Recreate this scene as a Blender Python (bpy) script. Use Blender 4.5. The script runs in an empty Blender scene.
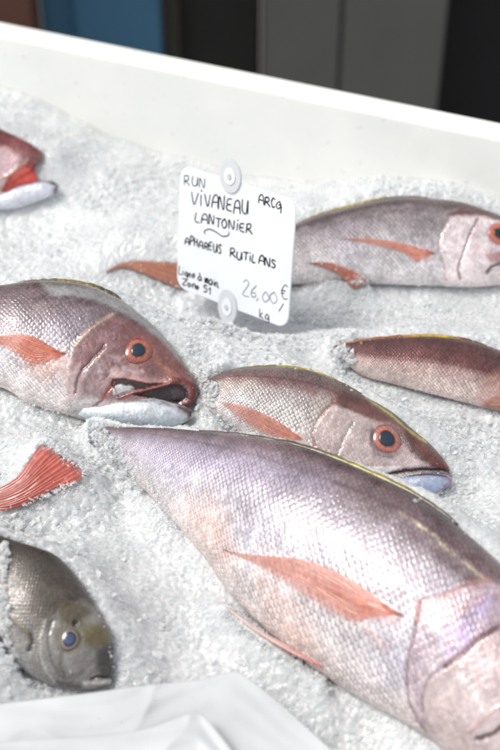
import bpy, math, numpy as np, random
from mathutils import Vector, Matrix
from mathutils.bvhtree import BVHTree
random.seed(7)
RNG = np.random.default_rng(7)
S = bpy.context.scene
COL = S.collection

# ------------------------------------------------------------------ camera frame
LENS, PITCH, CAMH = 60.0, math.radians(40), .75
F = 750 * LENS / 36
fw = np.array([0, math.cos(PITCH), -math.sin(PITCH)]); up = np.array([0, math.sin(PITCH), math.cos(PITCH)]); rt = np.array([1., 0, 0])
CAM = np.array([0, -CAMH / math.tan(PITCH), CAMH])
def rays(p):
    p = np.asarray(p, float)
    d = fw + rt * ((p[..., 0:1] - 250) / F) + up * ((375 - p[..., 1:2]) / F)
    return d / np.linalg.norm(d, axis=-1, keepdims=True)
def P(px, py, z=0.):
    d = rays([px, py]); return CAM + d * (z - CAM[2]) / d[2]
def on_plane(p, o, n):
    d = rays(p); t = ((o - CAM) @ n) / (d @ n)
    return CAM + d * t[..., None]
def proj(X):
    v = X - CAM; w = v @ fw
    return np.stack([250 + F * (v @ rt) / w, 375 - F * (v @ up) / w], -1)
def srgb(c):
    c = np.asarray(c, float) / 255.
    return np.where(c <= .04045, c / 12.92, ((c + .055) / 1.055) ** 2.4)
def sm(a, b, x):
    t = np.clip((x - a) / (b - a), 0, 1); return t * t * (3 - 2 * t)

# ------------------------------------------------------------------ noise
def _h(ix, iy, iz, seed):
    with np.errstate(over='ignore'):
        n = (ix.astype(np.int64) * 73856093) ^ (iy.astype(np.int64) * 19349663) ^ (iz.astype(np.int64) * 83492791) ^ np.int64(seed * 2654435 + 17)
        n = (n ^ (n >> 13)) * np.int64(1274126177)
        n = n ^ (n >> 16)
    return (n & 0xffff).astype(float) / 65535.
def vnoise(p, seed=0):
    i = np.floor(p); f = p - i; f = f * f * (3 - 2 * f)
    x, y, z = i[..., 0], i[..., 1], i[..., 2]
    r = 0
    for dx in (0, 1):
        wx = f[..., 0] if dx else 1 - f[..., 0]
        for dy in (0, 1):
            wy = f[..., 1] if dy else 1 - f[..., 1]
            for dz in (0, 1):
                wz = f[..., 2] if dz else 1 - f[..., 2]
                r = r + wx * wy * wz * _h(x + dx, y + dy, z + dz, seed)
    return r
def fbm(p, oct=4, seed=0, gain=.5):
    a, s, t = 1., 0, 0
    for k in range(oct):
        s = s + a * vnoise(p * (2.03 ** k) + k * 11.3, seed + k); t += a; a *= gain
    return s / t
def cells(x, y, size, seed):
    """2-D cellular facets: each cell is a tilted little plane; returns height, edge distance"""
    gx, gy = x / size, y / size
    ix, iy = np.floor(gx), np.floor(gy); o = np.zeros_like(ix)
    b1 = np.full(gx.shape, 9.); b2 = b1.copy(); hh = np.zeros_like(gx)
    for dx in (-1, 0, 1):
        for dy in (-1, 0, 1):
            cx, cy = ix + dx, iy + dy
            px = cx + _h(cx, cy, o, seed); py = cy + _h(cx, cy, o, seed + 1)
            d = np.hypot(gx - px, gy - py)
            h0 = _h(cx, cy, o, seed + 2); tx = _h(cx, cy, o, seed + 3) - .5; ty = _h(cx, cy, o, seed + 4) - .5
            v = h0 + 1.3 * (tx * (gx - px) + ty * (gy - py))
            n = d < b1
            b2 = np.where(n, b1, np.minimum(b2, d)); hh = np.where(n, v, hh); b1 = np.where(n, d, b1)
    return hh, b2 - b1

# ------------------------------------------------------------------ mesh helpers
def mesh_np(name, V, Q, mat=None, smooth=True, attrs=None, parent=None):
    me = bpy.data.meshes.new(name)
    V = np.ascontiguousarray(V, np.float32).reshape(-1, 3); Q = np.ascontiguousarray(Q, np.int32)
    k = Q.shape[1]
    me.vertices.add(len(V)); me.vertices.foreach_set('co', V.ravel())
    me.loops.add(Q.size); me.loops.foreach_set('vertex_index', Q.ravel())
    me.polygons.add(len(Q)); me.polygons.foreach_set('loop_start', np.arange(0, Q.size, k, dtype=np.int32))
    me.polygons.foreach_set('use_smooth', np.full(len(Q), smooth))
    me.update(calc_edges=True); me.validate()
    for an, a in (attrs or {}).items():
        a = np.asarray(a, np.float32)
        if a.shape[-1] == 3:
            at = me.attributes.new(an, 'FLOAT_VECTOR', 'POINT'); at.data.foreach_set('vector', a.ravel())
    if mat: me.materials.append(mat)
    o = bpy.data.objects.new(name, me); COL.objects.link(o)
    if parent: o.parent = parent
    return o
def gridq(nu, nv, wrapv=False, off=0):
    i = np.arange(nu - 1)[:, None]; j = np.arange(nv if wrapv else nv - 1)[None, :]
    j2 = (j + 1) % nv
    a = i * nv + j; b = i * nv + j2; c = (i + 1) * nv + j2; d = (i + 1) * nv + j
    return np.stack([a, b, c, d], -1).reshape(-1, 4) + off
def tag(o, label=None, cat=None, group=None, kind=None):
    if label: o['label'] = label
    if cat: o['category'] = cat
    if group: o['group'] = group
    if kind: o['kind'] = kind
    return o
def empty(name, loc=(0, 0, 0)):
    e = bpy.data.objects.new(name, None); e.empty_display_size = .02; COL.objects.link(e); e.location = loc; return e
def catmull(p, n):
    """p (k,d) -> n samples, arc-length spaced, centripetal-ish"""
    p = np.asarray(p, float)
    q = np.vstack([2 * p[0] - p[1], p, 2 * p[-1] - p[-2]])
    out = []
    for i in range(len(p) - 1):
        t = np.linspace(0, 1, 24, endpoint=False)[:, None]
        a, b, c, d = q[i], q[i + 1], q[i + 2], q[i + 3]
        out.append(.5 * (2 * b + (c - a) * t + (2 * a - 5 * b + 4 * c - d) * t ** 2 + (3 * b - a - 3 * c + d) * t ** 3))
    out.append(p[-1:]); out = np.vstack(out)
    s = np.r_[0, np.cumsum(np.linalg.norm(np.diff(out[:, :2], axis=0), axis=1))]
    u = np.linspace(0, s[-1], n)
    return np.stack([np.interp(u, s, out[:, k]) for k in range(out.shape[1])], -1)
def seg_dist(p, poly, closed=False):
    poly = np.asarray(poly, float)
    if closed: poly = np.vstack([poly, poly[:1]])
    best = np.full(len(p), 1e9)
    for a, b in zip(poly[:-1], poly[1:]):
        ab = b - a; t = np.clip(((p - a) @ ab) / (ab @ ab + 1e-12), 0, 1)
        best = np.minimum(best, np.hypot(*(p - a - t[:, None] * ab).T))
    return best
def inside(p, poly):
    poly = np.asarray(poly, float); r = np.zeros(len(p), bool)
    for a, b in zip(poly, np.roll(poly, -1, 0)):
        c = ((a[1] > p[:, 1]) != (b[1] > p[:, 1])) & (p[:, 0] < (b[0] - a[0]) * (p[:, 1] - a[1]) / (b[1] - a[1] + 1e-12) + a[0])
        r ^= c
    return r
def sdist(p, poly):
    d = seg_dist(p, poly, True); return np.where(inside(p, poly), -d, d)

# ------------------------------------------------------------------ materials
class NT:
    def __init__(s, name):
        s.m = bpy.data.materials.new(name); s.m.use_nodes = True
        s.t = s.m.node_tree; s.t.nodes.clear()
        s.out = s.n('ShaderNodeOutputMaterial')
    def n(s, typ, **kw):
        x = s.t.nodes.new(typ)
        for k, v in kw.items(): setattr(x, k, v)
        return x
    def set(s, sock, v):
        if isinstance(v, bpy.types.NodeSocket): s.t.links.new(v, sock)
        elif v is not None: sock.default_value = v
    def m_(s, op, a, b=None, c=None):
        x = s.n('ShaderNodeMath', operation=op)
        for i, v in enumerate((a, b, c)):
            if v is not None: s.set(x.inputs[i], v)
        return x.outputs[0]
    def mix(s, f, a, b, blend='MIX'):
        x = s.n('ShaderNodeMix', data_type='RGBA', blend_type=blend)
        s.set(x.inputs[0], f); s.set(x.inputs[6], a); s.set(x.inputs[7], b); return x.outputs[2]
    def mapr(s, v, a, b, c=0., d=1., smooth=True):
        x = s.n('ShaderNodeMapRange', interpolation_type='SMOOTHSTEP' if smooth else 'LINEAR')
        for i, q in enumerate((v, a, b, c, d)): s.set(x.inputs[i], q)
        return x.outputs[0]
    def noise(s, scale, detail=3, vec=None, rough=.5):
        x = s.n('ShaderNodeTexNoise'); x.inputs['Scale'].default_value = scale; x.inputs['Detail'].default_value = detail; x.inputs['Roughness'].default_value = rough
        if vec is not None: s.set(x.inputs['Vector'], vec)
        return x.outputs['Fac']
    def vor(s, scale, vec=None, feature='F1', out='Distance'):
        x = s.n('ShaderNodeTexVoronoi', feature=feature); x.inputs['Scale'].default_value = scale
        if vec is not None: s.set(x.inputs['Vector'], vec)
        return x.outputs[out]
    def bump(s, h, dist, strength=1., normal=None):
        x = s.n('ShaderNodeBump'); x.inputs['Strength'].default_value = strength; x.inputs['Distance'].default_value = dist
        s.set(x.inputs['Height'], h)
        if normal is not None: s.set(x.inputs['Normal'], normal)
        return x.outputs[0]
    def obj(s): return s.n('ShaderNodeTexCoord').outputs['Object']
    def attr(s, name): return s.n('ShaderNodeAttribute', attribute_name=name).outputs['Vector']
    def bsdf(s, **kw):
        b = s.n('ShaderNodeBsdfPrincipled')
        for k, v in kw.items():
            k = k.replace('_', ' ')
            s.set(b.inputs[k], v)
        s.t.links.new(b.outputs[0], s.out.inputs[0]); return b
def C4(r, g=None, b=None):
    c = srgb((r, g, b)); return (float(c[0]), float(c[1]), float(c[2]), 1.)

def fish_material(name, edge=(60, 38, 40), bumpd=.0007, rough=.3):
    k = NT(name)
    col = k.attr('col'); aux = k.attr('aux'); sc = k.attr('sc')
    ax = k.n('ShaderNodeSeparateXYZ'); k.set(ax.inputs[0], aux); sA, eA, mA = ax.outputs
    wob = k.n('ShaderNodeTexNoise'); wob.inputs['Scale'].default_value = .42; wob.inputs['Detail'].default_value = 2; k.set(wob.inputs['Vector'], sc)
    wv = k.n('ShaderNodeVectorMath', operation='MULTIPLY_ADD'); k.set(wv.inputs[0], wob.outputs['Color']); wv.inputs[1].default_value = (1.1, .8, 0); k.set(wv.inputs[2], sc)
    sx = k.n('ShaderNodeSeparateXYZ'); k.set(sx.inputs[0], wv.outputs[0]); x, y = sx.outputs[0], sx.outputs[1]
    x2 = k.m_('MULTIPLY', x, 2.)
    fx = k.m_('FLOOR', x2)
    res = None
    for kk in (-1, 0, 1):
        i = k.m_('SUBTRACT', fx, float(kk))
        off = k.m_('MULTIPLY', k.m_('MODULO', k.m_('ABSOLUTE', i), 2.), .5)
        cy = k.m_('ADD', k.m_('ROUND', k.m_('SUBTRACT', y, off)), off)
        lx = k.m_('SUBTRACT', x, k.m_('MULTIPLY', i, .5)); ly = k.m_('SUBTRACT', y, cy)
        d = k.m_('SQRT', k.m_('ADD', k.m_('MULTIPLY', lx, lx), k.m_('MULTIPLY', ly, ly)))
        idv = k.m_('ADD', k.m_('MULTIPLY', i, 7.13), k.m_('MULTIPLY', cy, 3.71))
        if res is None: res = (lx, d, idv, ly)
        else:
            inn = k.m_('LESS_THAN', d, .56)
            f = []
            for a, b in zip(res, (lx, d, idv, ly)):
                mx = k.n('ShaderNodeMix', data_type='FLOAT'); k.set(mx.inputs[0], inn); k.set(mx.inputs[2], a); k.set(mx.inputs[3], b); f.append(mx.outputs[0])
            res = tuple(f)
    lx, d, idv, ly = res
    edgem = k.m_('MULTIPLY', k.m_('MULTIPLY', k.mapr(d, .36, .54), k.mapr(ly, -.35, .3, .35, 1.)), sA)
    root = k.m_('MULTIPLY', k.mapr(lx, .12, -.3), sA)       # where a scale comes out from under the next
    wn = k.n('ShaderNodeTexWhiteNoise', noise_dimensions='1D'); k.set(wn.inputs['W'], idv)
    rnd = wn.outputs['Value']
    o = k.obj()
    n1 = k.noise(260, 4, o, .65); n2 = k.noise(38, 3, o)
    dark = k.m_('MULTIPLY', k.m_('MAXIMUM', edgem, k.m_('MULTIPLY', root, .6)), eA)
    dark = k.m_('MULTIPLY', dark, k.mapr(n2, .35, .6, .5, 1.))
    dk = k.mix(.45, C4(*edge), k.mix(1., col, (.36, .32, .34, 1), 'MULTIPLY'))
    c = k.mix(dark, col, dk)
    br = k.m_('ADD', k.m_('MULTIPLY', k.m_('MULTIPLY', k.m_('SUBTRACT', rnd, .5), sA), .30), k.mapr(n1, .25, .75, .78, 1.2, False))
    sc3 = k.n('ShaderNodeVectorMath', operation='SCALE'); k.set(sc3.inputs[0], c); k.set(sc3.inputs['Scale'], br)
    c = sc3.outputs[0]
    h = k.m_('MULTIPLY', k.m_('ADD', k.m_('ADD', k.m_('MULTIPLY', lx, 1.1), k.m_('MULTIPLY', k.mapr(d, .3, .56), -.55)), k.m_('MULTIPLY', k.m_('MULTIPLY', rnd, .9), k.m_('ADD', k.m_('MULTIPLY', lx, .4), ly))), sA)
    nb = k.bump(h, bumpd, .58)
    nb = k.bump(k.noise(420, 3, o, .6), .0005, .35, nb)
    rg = k.mapr(k.m_('ADD', k.m_('MULTIPLY', n2, .6), k.m_('MULTIPLY', rnd, .4)), .3, .7, rough - .10, rough + .18)
    b = k.bsdf(Base_Color=c, Roughness=rg, Metallic=mA, Normal=nb)
    b.inputs['Specular IOR Level'].default_value = .6
    b.inputs['Coat Weight'].default_value = .42; b.inputs['Coat Roughness'].default_value = .09
    k.set(b.inputs['Coat Normal'], k.bump(h, bumpd * .6, .6))
    return k.m
def fin_material():
    k = NT('fin_membrane')
    aux = k.attr('aux'); ax = k.n('ShaderNodeSeparateXYZ'); k.set(ax.inputs[0], aux)
    o = k.obj(); n1 = k.noise(200, 3, o)
    sc3 = k.n('ShaderNodeVectorMath', operation='SCALE'); k.set(sc3.inputs[0], k.attr('col')); k.set(sc3.inputs['Scale'], k.mapr(n1, .25, .75, .8, 1.2, False))
    b = k.bsdf(Base_Color=sc3.outputs[0], Roughness=.28, Alpha=ax.outputs[0], Normal=k.bump(n1, .0006, .5))
    b.inputs['Coat Weight'].default_value = .4; b.inputs['Coat Roughness'].default_value = .12
    return k.m
def eye_material():
    k = NT('wet_eye'); o = k.obj()
    b = k.bsdf(Base_Color=k.attr('col'), Roughness=.22, Normal=k.bump(k.noise(500, 2, o), .0003, .2))
    b.inputs['Coat Weight'].default_value = 1.; b.inputs['Coat Roughness'].default_value = .03
    return k.m
M_SNAP = fish_material('snapper_skin', (44, 26, 30))
M_MAR = fish_material('maroon_snapper_skin', (46, 16, 20))
M_BREAM = fish_material('bream_skin', (40, 34, 30), .0005)
M_FIN = fin_material(); M_EYE = eye_material()

# ------------------------------------------------------------------ fish
FISH_OUT = []     # (outline xy world, plane o, n) used to bed the fish into the ice
BVHS = []
class Fish:
    def __init__(s, name, label, group, mat, anchor, z, tilt, pairs, ns, nf, thick, rows, pal, lean=0., feats=(), scale_fade=None,
                 lat=None, edge=.7, metal=.35, extra=(), bed=True, nose=.18, drop=.006, sbase=1., level=None):
        s.mat = mat
        n = np.array([math.sin(lean), -math.sin(tilt), math.cos(tilt) * math.cos(lean)])
        if level:      # the fish lies level along its own axis
            ax = P(*level[1]) - P(*level[0]); ax /= np.linalg.norm(ax); n = np.array([ax[1], -ax[0], 0]) * math.sin(tilt) + np.array([0, 0, math.cos(tilt)])
        s.n = n / np.linalg.norm(n)
        s.o = P(anchor[0], anchor[1], z)
        s.root = empty(name, tuple(s.o)); tag(s.root, label, 'fish', group)
        V, Q, A = [], [], {'col': [], 'aux': [], 'sc': []}
        off = 0
        lofts = [dict(pairs=pairs, ns=ns, nf=nf, thick=thick, nose=nose, main=True)] + [dict(main=False, **e) for e in extra]
        for L in lofts:
            v, q, col, aux, sc = s.loft(L, rows, pal, feats, lat, edge, metal, mat, sbase)
            V.append(v); Q.append(q + off); off += len(v); A['col'].append(col); A['aux'].append(aux); A['sc'].append(sc)
        V = np.vstack(V); Q = np.vstack(Q); A = {k: np.vstack(a) for k, a in A.items()}
        s.body = mesh_np('body', V - s.o, Q, mat, True, A, s.root)
        s.bvh = BVHTree.FromPolygons([tuple(x) for x in V[::1].tolist()], Q.tolist()) if len(V) < 4e5 else None
        BVHS.append(s.bvh)
        if bed:
            pr = np.asarray(pairs, float); ol = np.vstack([pr[:, 0], pr[::-1, 1]])
            W = on_plane(ol, s.o, s.n); FISH_OUT.append((W[:, :2], s.o, s.n, drop))
    def loft(s, L, rows, pal, feats, lat, edge, metal, mat, sbase):
        pr = np.asarray(L['pairs'], float); k = catmull(pr.reshape(len(pr), 4), L['ns'])
        T = on_plane(k[:, :2], s.o, s.n); B = on_plane(k[:, 2:], s.o, s.n)
        Cn = (T + B) / 2; hv = (T - B) / 2; half = np.linalg.norm(hv, axis=1)
        ds = np.r_[0, np.linalg.norm(np.diff(Cn, axis=0), axis=1)]; sl = np.cumsum(ds); u = sl / sl[-1]
        w = half * L['thick'] * (1 - .15 * u)
        wmax = w.max()
        # smooth thickness; round nose
        nose = L['nose']
        w = np.maximum(w, wmax * .55 * np.clip(u * 3, 0, 1)) if L['main'] else w
        w = w * np.sqrt(np.clip(1 - np.clip((u - (1 - nose)) / nose, 0, 1) ** 2.4, 0, 1)) + .0004
        w = w * np.sqrt(np.clip(u / .04, 0.02, 1))
        Cn = Cn + s.n * L.get('off', 0.)
        nf, nb = L['nf'], max(24, L['nf'] // 6)
        th = np.r_[np.linspace(0, math.pi, nf), np.linspace(math.pi, 2 * math.pi, nb + 2)[1:-1]]
        t = np.where(th <= math.pi, th / math.pi, 2 - th / math.pi)
        c, sn = np.cos(th), np.sin(th)
        sn = np.sign(sn) * np.abs(sn) ** .92
        V = Cn[:, None] + hv[:, None] * c[None, :, None] + s.n * (w[:, None] * sn[None])[..., None]
        nv = len(th)
        gu = np.gradient(V, axis=0); gv = (np.roll(V, -1, 1) - np.roll(V, 1, 1))
        N = np.cross(gv, gu); N /= np.linalg.norm(N, axis=2, keepdims=True) + 1e-12
        mid = nf // 2
        if N[len(N) // 2, mid] @ s.n < 0: N = -N
        p0 = proj(V).reshape(-1, 2)
        X = V.reshape(-1, 3)
        front = np.tile((th <= math.pi + .01) * sm(0, .03, t) * sm(0, .03, 1 - t), (len(V), 1)).ravel()
        tt = np.tile(t, (len(V), 1)).ravel(); uu = np.repeat(u, nv)
        jit = np.stack([fbm(X * 300, 2, 5), fbm(X * 300, 2, 9)], -1) - .5
        pj = p0 + jit * 2.2
        # base colour by height on the flank with mottling
        nz = fbm(X * 60, 3, 21) - .5; nz2 = fbm(X * 22, 2, 33) - .5
        ts = np.clip(tt + nz * .10 + nz2 * .08, 0, 1)
        px = [q[0] for q in pal]; pc = srgb(np.array([q[1] for q in pal]))
        col = np.stack([np.interp(ts, px, pc[:, i]) for i in range(3)], -1)
        fine = (fbm(X * 170, 3, 131) - .5) * .42 + (fbm(X * 520, 2, 133) - .5) * .22
        col = col * (1 + nz[:, None] * .55)
        col = col * (1 + np.stack([nz2 * .10, -np.abs(nz2) * .10, nz2 * -.12], -1)) if mat is not M_BREAM else col * (1 + (nz2 * .2)[:, None] * np.ones(3))
        met = np.zeros(len(X)); scal = np.full(len(X), sbase); edg = np.full(len(X), edge) * (1.15 - .35 * tt); dz = np.zeros(len(X))
        if not L['main']: scal[:] = 0
        if lat is not None and L['main']:
            dl = np.abs(tt - lat - .03 * np.sin(uu * 6)); q = np.exp(-(dl / .012) ** 2) * .55
            col = col * (1 - q[:, None] * np.array([.45, .62, .58]))
        if 'tint' in L: col = srgb(L['tint']) * (1 + nz[:, None] * .3) * np.ones((len(X), 1))
        for f in (feats if L['main'] else L.get('feats', ())):
            kind, pts, wd = f['k'], f['p'], f['w']
            if kind == 'line':
                m = np.exp(-(seg_dist(pj, catmull(pts, 30) if len(pts) > 2 else pts) / wd) ** 2)
                if 'ends' in f: pass
            elif kind == 'step':       # raised plate: high inside the polygon, low outside
                m = sm(wd, -wd, sdist(pj, pts))
            else:
                m = sm(wd, -wd, sdist(pj, pts))
            m = m * f.get('a', 1.) * (front > 0)
            if 'c' in f:
                cc = srgb(f['c'])[None] * (1 + nz[:, None] * f.get('v', .5))
                if 'mot' in f: m2 = m * sm(.5 - f['mot'], .5 + f['mot'], fbm(X * f.get('ms', 120), 3, 41) )
                else: m2 = m
                col = col * (1 - m2[:, None]) + cc * m2[:, None]
            if 'm' in f: met = met * (1 - m) + f['m'] * m
            if 's' in f: scal = scal * (1 - m) + f['s'] * m
            if 'e' in f: edg = edg * (1 - m) + f['e'] * m
            if 'z' in f: dz += m * f['z'] * .001
        col = col * np.clip(1 + fine[:, None] * np.array([.8, 1., .95]) * (1.15 - .6 * scal[:, None]), .3, 1.8)
        dz = dz * front + (front * (1 - scal * .8)) * ((fbm(X * 80, 3, 141) - .5) * .0009 + (fbm(X * 420, 2, 143) - .5) * .0005)
        X = X + N.reshape(-1, 3) * dz[:, None]
        X = X + N.reshape(-1, 3) * ((fbm(X * 45, 2, 3) - .5) * .0012 * front)[:, None]
        arc = half * 2.6; rowsz = np.maximum(arc / rows, 1e-4)
        su = np.cumsum(ds / np.maximum(rowsz, arc.max() / rows * .35))[::-1]; su = su[0] - su if False else su
        su = (np.cumsum((ds / np.maximum(rowsz, arc.max() / rows * .35))[::-1]))[::-1]   # grows towards the tail
        sc = np.stack([np.repeat(su, nv) + 40, tt * rows + 3, np.zeros(len(X))], -1)
        mm = np.full(len(X), metal) * (.35 + .65 * sm(0.05, .35, tt))
        aux = np.stack([np.clip(scal, 0, 1), np.clip(edg, 0, 1), np.clip(mm * np.clip(scal + .35, 0, 1) + met, 0, .85)], -1)
        Q = gridq(len(V), nv, True)
        # caps
        a0 = len(X); X = np.vstack([X, Cn[:1], Cn[-1:]])
        j = np.arange(nv); j2 = (j + 1) % nv
        cap = np.stack([j2, j, np.full(nv, a0), np.full(nv, a0)], -1)
        lastr = (len(V) - 1) * nv
        # triangles as quads are invalid: use a ring collapsed with distinct centre copies instead
        Q = Q
        ex = lambda A_: np.vstack([A_, A_[:1], A_[lastr:lastr + 1]])
        capq = []
        for base, cen, fl in ((0, a0, 1), (lastr, a0 + 1, 0)):
            for jj in range(0, nv - 1, 2):
                q = [base + jj, base + jj + 1, base + (jj + 2) % nv, cen]
                capq.append(q[::-1] if fl else q)
        Q = np.vstack([Q, np.array(capq)])
        return X, Q, np.clip(ex(col), .004, .95), ex(aux), ex(sc)
    def hit(s, px, py):
        d = Vector(rays([px, py])); h = s.bvh.ray_cast(Vector(CAM), d)
        if h[0] is None:
            q = on_plane(np.array([[px, py]]), s.o, s.n)[0]; return np.array(q), s.n.copy(), False
        nn = np.array(h[1]); 
        if nn @ rays([px, py]) > 0: nn = -nn
        return np.array(h[0]), nn, True
    def eye(s, px, py, rpx, iris, rim, pupil, pr=.55, flat=.32, label=None, sx=1.):
        c, n, _ = s.hit(px, py); n = n + s.n * .6; n /= np.linalg.norm(n)
        r = rpx * np.linalg.norm(c - CAM) / F
        e1 = np.cross(n, [0, 1, 0.3]); e1 /= np.linalg.norm(e1); e2 = np.cross(n, e1)
        def dome(R, h, z0, name, colf, par, nr=40, na=96):
            rr = np.linspace(0.02, 1, nr); aa = np.linspace(0, 2 * math.pi, na, endpoint=False)
            rr = np.r_[rr, 1.02]
            zz = h * np.sqrt(np.clip(1 - rr ** 2, 0, 1)); zz[-1] = -.35 * R
            wob = 1 + .045 * np.sin(2 * aa + px) + .03 * np.sin(3 * aa + py)
            X = c + e1 * (R * sx * rr[:, None] * np.cos(aa) * wob)[..., None] + e2 * (R * rr[:, None] * np.sin(aa) * wob)[..., None] + n * (z0 + zz[:, None] + 0 * aa)[..., None]
            r2 = np.repeat(rr, na); a2 = np.tile(aa, len(rr))
            col = colf(r2, a2)
            return mesh_np(name, X.reshape(-1, 3) - s.o, np.vstack([gridq(len(rr), na, True)]), M_EYE, True, {'col': col}, par)
        I, Rm, Pp = srgb(iris), srgb(rim), srgb(pupil)
        def cf(r2, a2):
            g = fbm(np.stack([np.cos(a2) * 9, np.sin(a2) * 9, r2 * 2.], -1), 3, 61)
            g2 = fbm(np.stack([np.cos(a2) * 2 * r2, np.sin(a2) * 2 * r2, r2], -1) * 1.5, 2, 77)
            m = sm(.72, .98, r2 + (g2 - .5) * .3)[:, None]
            cI = I * (.35 + 1.1 * g[:, None]); cI = cI * (1 + .5 * (g2[:, None] - .5))
            cI = cI * (1 - .55 * np.exp(-((r2 - pr) / .12) ** 2)[:, None]); out = cI * (1 - m) + Rm * (.7 + .6 * g[:, None]) * m
            ring = np.exp(-((r2 - pr - .10) / .04) ** 2)[:, None] * .30 * sm(.3, .6, g2)[:, None]
            return np.clip(out * (1 - ring) + srgb((215, 150, 120)) * ring * .8, .003, .95)
        def pf(r2, a2):
            g = fbm(np.stack([np.cos(a2) * r2 * 2, np.sin(a2) * r2 * 2, r2], -1), 3, 15)
            m = sm(.45, .98, r2)[:, None]
            return np.clip(Pp * (.25 + 1.3 * g[:, None]) * (1 - m) + srgb((16, 20, 28)) * m, .002, 1)
        e = dome(r, r * flat, -r * .12, 'eye', cf, s.body)
        e.parent = s.root
        ztop = r * flat * math.sqrt(1 - (pr * 1.) ** 2) - r * .12
        dome(r * pr, r * flat * .30, ztop - r * .005, 'pupil', pf, e)
        return e
    def fin(s, name, upper, lower, color, tipcolor=None, alpha=(1, 1), lift=.9, rays_n=16, drape=True, edge_c=None, nu=90, nv=70, fade_edge=0., bend=0., thick=.0003, label=None, z=None):
        A = catmull(upper, nu); B = catmull(lower, nu)
        v = np.linspace(0, 1, nv)
        G = A[:, None] * (1 - v[None, :, None]) + B[:, None] * v[None, :, None]
        X = np.zeros((nu, nv, 3)); Nn = np.zeros((nu, nv, 3))
        if drape:
            for i in range(nu):
                for j in range(nv):
                    h, n, ok = s.hit(*G[i, j]); X[i, j] = h; Nn[i, j] = n
            # smooth
            for _ in range(6):
                X[1:-1] = (X[:-2] + X[2:] + 2 * X[1:-1]) / 4; X[:, 1:-1] = (X[:, :-2] + X[:, 2:] + 2 * X[:, 1:-1]) / 4
                Nn[1:-1] = (Nn[:-2] + Nn[2:] + 2 * Nn[1:-1]) / 4
            Nn /= np.linalg.norm(Nn, axis=2, keepdims=True)
        else:
            o2 = s.o if z is None else P(G[nu // 2, nv // 2, 0], G[nu // 2, nv // 2, 1], z)
            X = on_plane(G, o2, s.n); Nn[:] = s.n
            ol = on_plane(np.vstack([A[::6], B[::-6]]), o2, s.n); FISH_OUT.append((ol[:, :2], o2, s.n, .003))
        U = np.linspace(0, 1, nu)[:, None] * np.ones((1, nv)); Vv = np.ones((nu, 1)) * v[None]
        ry = .5 + .5 * np.cos(2 * math.pi * rays_n * (Vv + .012 * np.sin(U * 7) + .02 * np.sin(Vv * 17) + .006 * np.sin(U * 23 + Vv * 40)))
        env = np.sin(np.pi * np.clip(Vv, 0.02, .98)) ** .5
        X = X + Nn * ((lift * .001 + bend * .001 * np.sin(U * math.pi)) * (.35 + .65 * env) + ry * .00028 * env)[..., None]
        nz = fbm(np.stack([U * 5, Vv * 14, U * 0], -1), 3, 8); nf_ = fbm(np.stack([U * 2.5, Vv * 60, U * 0], -1), 2, 18)
        c0 = srgb(color); c1 = srgb(tipcolor or color)
        col = (c0 * U[..., None] + c1 * (1 - U[..., None])) * (.74 + .42 * ry[..., None] ** 4) * (.75 + .5 * nz[..., None]) * (.84 + .32 * nf_[..., None])
        if edge_c is not None:
            m = np.clip(np.exp(-(Vv / .06) ** 2) + .6 * np.exp(-((1 - Vv) / .05) ** 2), 0, 1)[..., None]; col = col * (1 - m) + srgb(edge_c) * m
        al = alpha[1] * U + alpha[0] * (1 - U)
        al = al * (.75 + .35 * ry)
        if fade_edge: al = al * sm(0, fade_edge, 1 - Vv + (nz - .5) * .3) * sm(0, .05, U + (nf_ - .6) * .22)
        if drape: al = al * sm(0, .05, Vv) * (1 - .8 * sm(.93, 1., U))
        al = np.clip(al, 0, 1)
        X2 = X - Nn * thick
        VV = np.vstack([X.reshape(-1, 3), X2.reshape(-1, 3)]) - s.o
        Q1 = gridq(nu, nv); Q2 = gridq(nu, nv, off=nu * nv)[:, ::-1]
        idx = np.arange(nu * nv).reshape(nu, nv)
        per = np.r_[idx[0, :], idx[1:, -1], idx[-1, -2::-1], idx[-2:0:-1, 0]]
        p2 = np.roll(per, -1)
        Q3 = np.stack([per, per + nu * nv, p2 + nu * nv, p2], -1)
        colr = col.reshape(-1, 3); a3 = np.stack([al.ravel()] * 3, -1)
        o = mesh_np(name, VV, np.vstack([Q1, Q2, Q3]), M_FIN, True, {'col': np.clip(np.vstack([colr, colr]), .003, .95), 'aux': np.vstack([a3, a3])}, s.root)
        if not drape: BVHS.append(BVHTree.FromPolygons([tuple(x) for x in (VV + s.o).tolist()], Q1.tolist()))
        return o
    def ridge(s, pts, h0, wid, colors, name='dorsal_fin', seed=3):
        """folded dorsal fin: a low spiny blade following the back line; pts px, colors [(u, rgb)]"""
        n = 220; L = catmull(pts, n)
        base = on_plane(L, s.o, s.n)
        tg = np.gradient(base, axis=0); tg /= np.linalg.norm(tg, axis=1, keepdims=True)
        outd = np.cross(tg, s.n); 
        ctr = np.array(s.body_centre())
        sign = np.sign(((base - ctr) * outd).sum(1))[:, None]; outd = outd * sign
        u = np.linspace(0, 1, n)
        sp = .72 + .28 * np.abs(np.sin(u * math.pi * 11)) ** .6
        hh = h0 * .001 * np.sin(np.clip(u, .01, .99) * math.pi) ** .35 * sp * (.8 + .4 * fbm(np.stack([u * 18, u * 0, u * 0], -1), 2, seed))
        prof = [(-1.6, -1.), (0.35, -1.), (1., -.25), (1., .25), (0.35, 1.), (-1.6, 1.)]
        X = np.stack([base + outd * (a * hh)[:, None] + s.n * (b * wid * .001) for a, b in prof], 1)
        cu = [c[0] for c in colors]; cc = srgb(np.array([c[1] for c in colors]))
        col = np.stack([np.interp(u, cu, cc[:, i]) for i in range(3)], -1)
        col = col * (.6 + .8 * fbm(np.stack([u * 60, u * 0, u * 0], -1), 3, 2)[:, None])
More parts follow.
